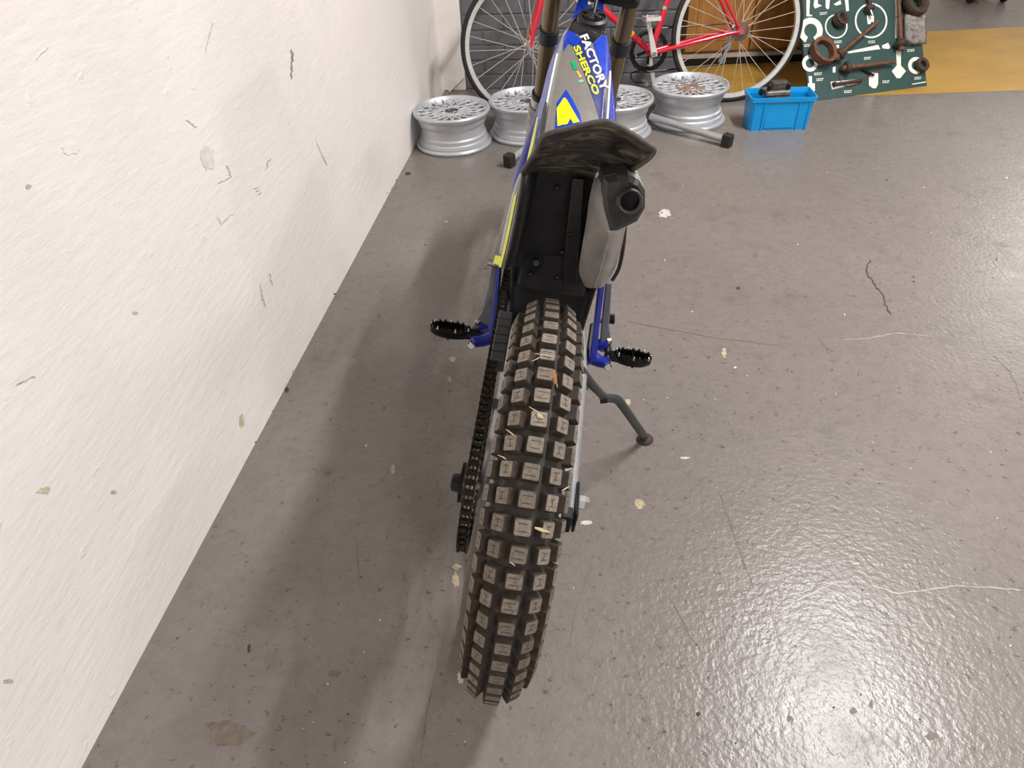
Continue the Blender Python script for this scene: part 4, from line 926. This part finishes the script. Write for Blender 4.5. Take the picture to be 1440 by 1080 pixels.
# ---- wooden cabinet beyond the brick wall
def m_wood():
    t = NT('orange_varnished_wood'); p = t.obj(); mp = t.n('ShaderNodeMapping'); mp.inputs['Scale'].default_value = (16, 16, 1.2); t.l(p, mp.inputs['Vector']); nz = t.noise(2.2, 5, .6, mp.outputs[0])
    t.set(col=t.ramp(nz, [(.3, lin((146, 98, 48))), (.7, lin((180, 126, 68)))]), rough=.42); return t.m
WOOD = m_wood()
q0, q1 = fl(958, 96), fl(1118, 89); ex = (q1-q0).normalized(); CBM = Matrix(((ex.x, -ex.y, 0, q0.x), (ex.y, ex.x, 0, q0.y), (0, 0, 1, 0), (0, 0, 0, 1)))
cab = empty('cabinet', M=CBM); tag(cab, 'orange wooden cabinet behind the bicycle, beyond the brick wall', 'cabinet')
bevel(MB().box((0, .02, .07), (1.12, .47, .92)).build('carcass', WOOD, cab), .004, 1)
for k in range(3): d_o = bevel(MB().box((.006+.371*k, 0, .085), (.371*(k+1)-.004, .02, .905)).build('door', WOOD, cab), .004, 1); bevel(MB().box((.06+.371*k, -.004, .14), (.31+.371*k, .001, .85)).build('door_panel', WOOD, d_o), .003, 1); MB().lathe([(0, .02), (.012, .018), (.012, .012), (.006, 0)], 14, frame((.34+.371*k, 0, .6), (0, -1, 0))).build('knob', STEEL, d_o, smooth=True)
MB().box((.0, .035, .0), (1.12, .45, .05)).build('dark_base', BLACKP, cab)  # black set-back block between the floor and the trim
MB().box((-.004, -.004, .05), (1.124, .45, .07)).build('base_trim', mat('grey_white_trim', (176, 168, 158), .5), cab)

# ---- green tool board leaning at the cabinet, with painted outlines and hanging tools
GRN = mat('dark_green_board', (44, 72, 68), .5, var=.12, scale=12); WHO = mat('white_outline_paint', (222, 222, 214), .5, var=.06)
bl_, br_ = fl(1139.5, 143.3), fl(1304, 121); ex = (br_-bl_).normalized(); bk_ = Vector((-ex.y, ex.x, 0)); lean = radians(35)
ez = Vector((0, 0, 1))*cos(lean)+bk_*sin(lean); en_ = ex.cross(ez)                # en_ points away from the face? fixed below
if en_.dot(CP-bl_) < 0: en_ = -en_
TBM = Matrix(((ex.x, -en_.x, ez.x, bl_.x), (ex.y, -en_.y, ez.y, bl_.y), (ex.z, -en_.z, ez.z, bl_.z), (0, 0, 0, 1)))   # local y = into the board
TBI = TBM.inverted(); BW = (br_-bl_).length
tbd = empty('tool_board', M=TBM); tag(tbd, 'dark green tool board with white tool outlines leaning behind the blue bin', 'tool board')
bevel(MB().box((0, 0, 0), (BW, .018, .76)).build('panel', GRN, tbd), .002, 1)
tc = TBI @ CP
def TP(px, py, out=0.0):                                   # pixel -> board coordinates, 'out' metres in front of the face
    d = TBI.to_3x3() @ ray(px, py); t = (-out-tc.y)/d.y; return tc+d*t
def bflat(name, poly, m=WHO, out=.0012): MB().add([TP(a_, b_, out) for a_, b_ in poly], [tuple(range(len(poly)))]).build(name, m, tbd)
def bring(name, c, r, wd_, a0=0, a1=360, asp=1.08, m=WHO):
    n = 30; I, O = [], []
    for k in range(n+1): a_ = radians(a0+(a1-a0)*k/n); O.append(TP(c[0]+r*cos(a_), c[1]+r*asp*sin(a_), .0012)); I.append(TP(c[0]+(r-wd_)*cos(a_), c[1]+(r-wd_)*asp*sin(a_), .0012))
    MB().grid([O, I]).build(name, m, tbd)
bring('painted_outline', (1140, 43), 17, 8, 115, 425); bring('painted_outline', (1139, 89), 11, 5); bring('painted_outline', (1176, 37), 16, 2); bring('painted_outline', (1225, 29), 23, 2.4); bring('painted_outline', (1288, 92), 11, 5, 60, 300); 
for poly in ([(1134, 0), (1139, 0), (1138, 20), (1142, 21), (1142, 23), (1134, 23)], [(1145, 0), (1150, 0), (1150, 5), (1156, 8), (1146, 12), (1144, 8)], [(1161, 0), (1167, 0), (1166, 12), (1163, 13), (1161, 10)], [(1172, 6), (1182, 0), (1183, 6), (1176, 8)], [(1188, 0), (1193, 0), (1194, 15), (1190, 16)],
             [(1258, 0), (1262, 0), (1262, 54), (1259, 54)], [(1260, 71), (1267, 71), (1267, 92), (1274, 100), (1266, 110), (1261, 110), (1254, 100), (1261, 92)], [(1190, 73), (1235, 63), (1238, 69), (1194, 75)], [(1240, 64), (1249, 60), (1252, 66), (1250, 69), (1241, 68)],
             [(1222, 108), (1226, 102), (1235, 103), (1235, 118), (1232, 124), (1227, 124), (1222, 120)], [(1137, 107), (1142, 107), (1142, 117), (1146, 117), (1146, 128), (1136, 128), (1136, 117), (1138, 117)], [(1168, 115), (1212, 111), (1214, 115), (1170, 126)], [(1219, 22), (1229, 22), (1229, 31), (1225, 31), (1224, 34), (1220, 34)], [(1176, 63), (1180, 63), (1180, 70), (1176, 70)], [(1282, 118), (1302, 114.5), (1302, 116), (1283, 119)], [(1171, 95), (1175, 93), (1175, 102), (1171, 102)]): bflat('painted_outline', poly)
for c in ((1158, 17), (1226, 57), (1220, 80), (1192, 127), (1246, 113), (1291, 108), (1281, 69), (1150, 102), (1178, 57), (1136, 62), (1144, 137), (1153, 110)):       # tiny painted captions, too small to read
    for k in range(2):
        x_ = c[0]-5; 
        while x_ < c[0]+4: w_ = random.uniform(1.2, 2.6); bflat('caption_mark', [(x_, c[1]+k*2.2-.2*(x_-c[0])*.4), (x_+w_, c[1]+k*2.2-.2*(x_-c[0])*.4), (x_+w_, c[1]+1.3+k*2.2-.2*(x_-c[0])*.4), (x_, c[1]+1.3+k*2.2-.2*(x_-c[0])*.4)], out=.001); x_ += w_+.7
RST = mat('rusty_brown_steel', (112, 76, 56), .75, metal=.35, var=.4, scale=50); RSD = mat('dark_rusty_steel', (74, 58, 50), .7, metal=.4, var=.4, scale=50)
def tool(name, px, py, label, cat, out=.02):
    p = TP(px, py, out); o = empty(name, M=TBM @ Matrix.Translation(p)); tag(o, label, cat); o['_p'] = 0; del o['_p']; return o, p
def rel(p, px, py, out): return TP(px, py, out)-p
MPX = .0042                                                # about metres per photograph pixel at the board
def peg(o, at_, ln_=.03): MB().tube([Vector(at_), Vector(at_)+Vector((0, ln_, 0))], .003, 8).build('hook', STEEL, o)
NRM = (0, -1, 0)
o, p = tool('rusty_collar', 1158, 72, 'wide rusty open collar hanging on the green tool board', 'collar', .025); MB().lathe([(.050, -.020), (.068, -.020), (.070, -.015), (.070, .020), (.058, .022), (.050, .016)], 36, frame((0, 0, 0), (.15, -1, .25)), closed=True).build('ring', RST, o, smooth=True); bevel(MB().box((.055, -.012, -.055), (.085, .016, -.025)).build('clamp_lug', RSD, o), .004); peg(o, (0, .0, .060))
def driver(name, a_, b_, label, r=.010, head=.030, out=.03):
    o, p = tool(name, a_[0], a_[1], label, 'hand tool', out); q = rel(p, b_[0], b_[1], out); d = q.normalized()
    MB().tube([Vector((0, 0, 0)), q*.5, q], [r, r*.95, r*.75], 12).build('shaft', RST, o, smooth=True)
    MB().lathe([(r*.6, -.016), (head*.8, -.014), (head, -.006), (head, .004), (head*.7, .012), (r, .020)], 18, frame((0, 0, 0), d, (0, 1, 0))).build('collar', RSD, o, smooth=True)
    MB().lathe([(0, -.036), (r*1.3, -.034), (r*1.5, -.014)], 12, frame((0, 0, 0), d, (0, 1, 0))).build('tip', RST, o, smooth=True); peg(o, q*.55, .03)
driver('flanged_drift', (1181, 76), (1235, 30), 'long rusty drift hanging diagonally on the green tool board'); driver('flanged_drift', (1192, 95), (1258, 87), 'rusty drift hanging nearly level low on the green tool board', out=.028)
driver('flanged_drift', (1267, 61), (1263, -12), 'rusty upright drift with disc foot at the right of the green tool board', r=.011, head=.034, out=.03)
o, p = tool('rusty_pin', 1172, 119, 'small dark rusty pin low on the green tool board', 'pin', .012); MB().tube([Vector((0, 0, 0)), rel(p, 1212, 113, .012)], .008, 10).build('shaft', RSD, o, smooth=True); MB().tube([Vector((0, 0, 0)), rel(p, 1175, 118, .012)], .012, 10).build('head', RSD, o, smooth=True); peg(o, rel(p, 1190, 116, .012), .012)
o, p = tool('ribbed_socket', 1182, 27, 'ribbed brown socket on the green tool board', 'socket', .02); MB().lathe([(.020, -.016), (.036, -.016), (.038, -.008), (.034, -.004), (.038, .002), (.034, .008), (.037, .016), (.022, .020), (.018, .012)], 24, frame((0, 0, 0), (.2, -1, .2)), closed=True).build('body', RSD, o, smooth=True); MB().lathe([(0, 0), (.018, 0)], 16, frame((0, -.002, 0), (.2, -1, .2))).build('bore', STEEL, o); peg(o, (0, 0, .024), .022)
o, p = tool('hanging_puller', 1223, 12, 'dark puller with a small knob high on the green tool board', 'puller', .022); MB().tube([Vector((0, 0, 0)), rel(p, 1223, -30, .022)], .011, 10).build('shaft', RSD, o, smooth=True); MB().tube([Vector((-.022, 0, 0)), Vector((.022, 0, .006))], .014, 10).build('cross_head', RSD, o, smooth=True); MB().tube([Vector((0, 0, 0)), Vector((.010, 0, -.035))], .007, 8).build('tip', STEEL, o, smooth=True); peg(o, rel(p, 1223, -20, .022), .024)
o, p = tool('bearing_ring', 1288, 4, 'large brown bearing ring at the top right of the green tool board', 'ring', .03); MB().lathe([(.030, -.02), (.062, -.02), (.068, -.012), (.068, .012), (.062, .022), (.042, .022), (.036, .012), (.030, .012)], 36, frame((0, 0, 0), (.1, -1, .1)), closed=True).build('ring', RSD, o, smooth=True); peg(o, (0, 0, .045), .032)
o, p = tool('small_ring', 1297, 91, 'small brown ring hanging at the bottom right of the green tool board', 'ring', .015); MB().lathe([(.018, -.010), (.036, -.010), (.038, 0), (.036, .010), (.018, .010)], 28, frame((0, 0, 0), (.1, -1, .2)), closed=True).build('ring', RSD, o, smooth=True); peg(o, (0, 0, .024), .016)
o, p = tool('black_punch', 1213, 97, 'short black punch under the level drift on the green board', 'punch', .012); MB().tube([Vector((0, 0, 0)), rel(p, 1229, 106, .012)], .005, 8).build('shaft', BLACKM, o, smooth=True); peg(o, Vector((0, 0, 0)), .014)
o, p = tool('red_string', 1182, 92, 'thin red string looped across the green tool board', 'string', .008)
MB().tube(catmull([rel(p, a_, b_, .006) for a_, b_ in ((1182, 92), (1181, 108), (1188, 120), (1204, 119), (1222, 108), (1240, 94), (1256, 82))], 6), .0016, 6).build('cord', mat('dull_red_cord', (128, 52, 56), .8), o)
o, p = tool('plastic_bag', 1287, 40, 'crinkled clear plastic bag of parts on the green tool board', 'bag', .012)
t = NT('crinkled_clear_plastic'); nzp = t.noise(38, 5, .75, t.obj()); t.set(col=t.ramp(nzp, [(.35, lin((128, 118, 112))), (.6, lin((196, 190, 184)))]), rough=.12); t.b.inputs['Alpha'].default_value = .82; t.bump(nzp, .9, .03); BAGM = t.m
gx = []
for j in range(15):
    R = []
    for i in range(13):
        u, v = i/12, j/14; e_ = 4*u*(1-u)*4*v*(1-v); R.append(rel(p, 1271+32*u, 18+46*v-2*u, .006+.038*e_**.5+.010*noise.noise(Vector((u*5, v*6, 2)))))
    gx.append(R)
solidify(MB().grid(gx).build('film', BAGM, o, smooth=180), .001); bevel(MB().box((-.035, -.012, -.06), (.035, .004, .03)).build('contents', CAST, o), .008, 2)

# ---- red trolley jack far beyond the yellow line
jp = fl(1390, 6, 0); jk = empty('trolley_jack', (jp.x, jp.y+.05, 0)); tag(jk, 'red trolley jack with black wheels beyond the yellow line', 'trolley jack')
JR = mat('red_jack_enamel', (150, 22, 34), .35, coat=.3)
for y_ in (0, .42):
    for x_ in (-.11, .11): wj = MB().lathe([(0, -.018), (.030, -.018), (.042, -.014), (.045, 0), (.042, .014), (.030, .018), (0, .018)], 24, Matrix.Translation((x_, y_, .045)) @ AX).build('wheel', BLACKP, jk, smooth=True); MB().lathe([(0, -.020), (.020, -.020), (.020, .020), (0, .020)], 18, Matrix.Translation((x_, y_, .045)) @ AX).build('wheel_hub', JR, wj, smooth=True)
for x_ in (-.075, .075): bevel(MB().prism([(-.05, .04), (.47, .04), (.47, .11), (.30, .15), (.1, .13), (-.05, .09)], -.006, .006, Matrix.Translation((x_, 0, 0)) @ AX).build('side_plate', JR, jk), .003)
MB().tube([(0, .02, .1), (0, .30, .13)], .035, 14).build('hydraulic_cylinder', JR, jk, smooth=True); MB().tube([(0, .05, .12), (0, -.0, .5), (0, .05, .9)], .013, 10).build('handle', BLACKM, jk, smooth=True); MB().lathe([(0, .19), (.045, .19), (.045, .175), (.02, .165), (.02, .12)], 20, Matrix.Translation((0, .42, 0))).build('saddle', BLACKM, jk, smooth=True)
for y_ in (0, .42): MB().tube([(-.11, y_, .045), (.11, y_, .045)], .008, 8).build('axle', BLACKM, jk, smooth=True)
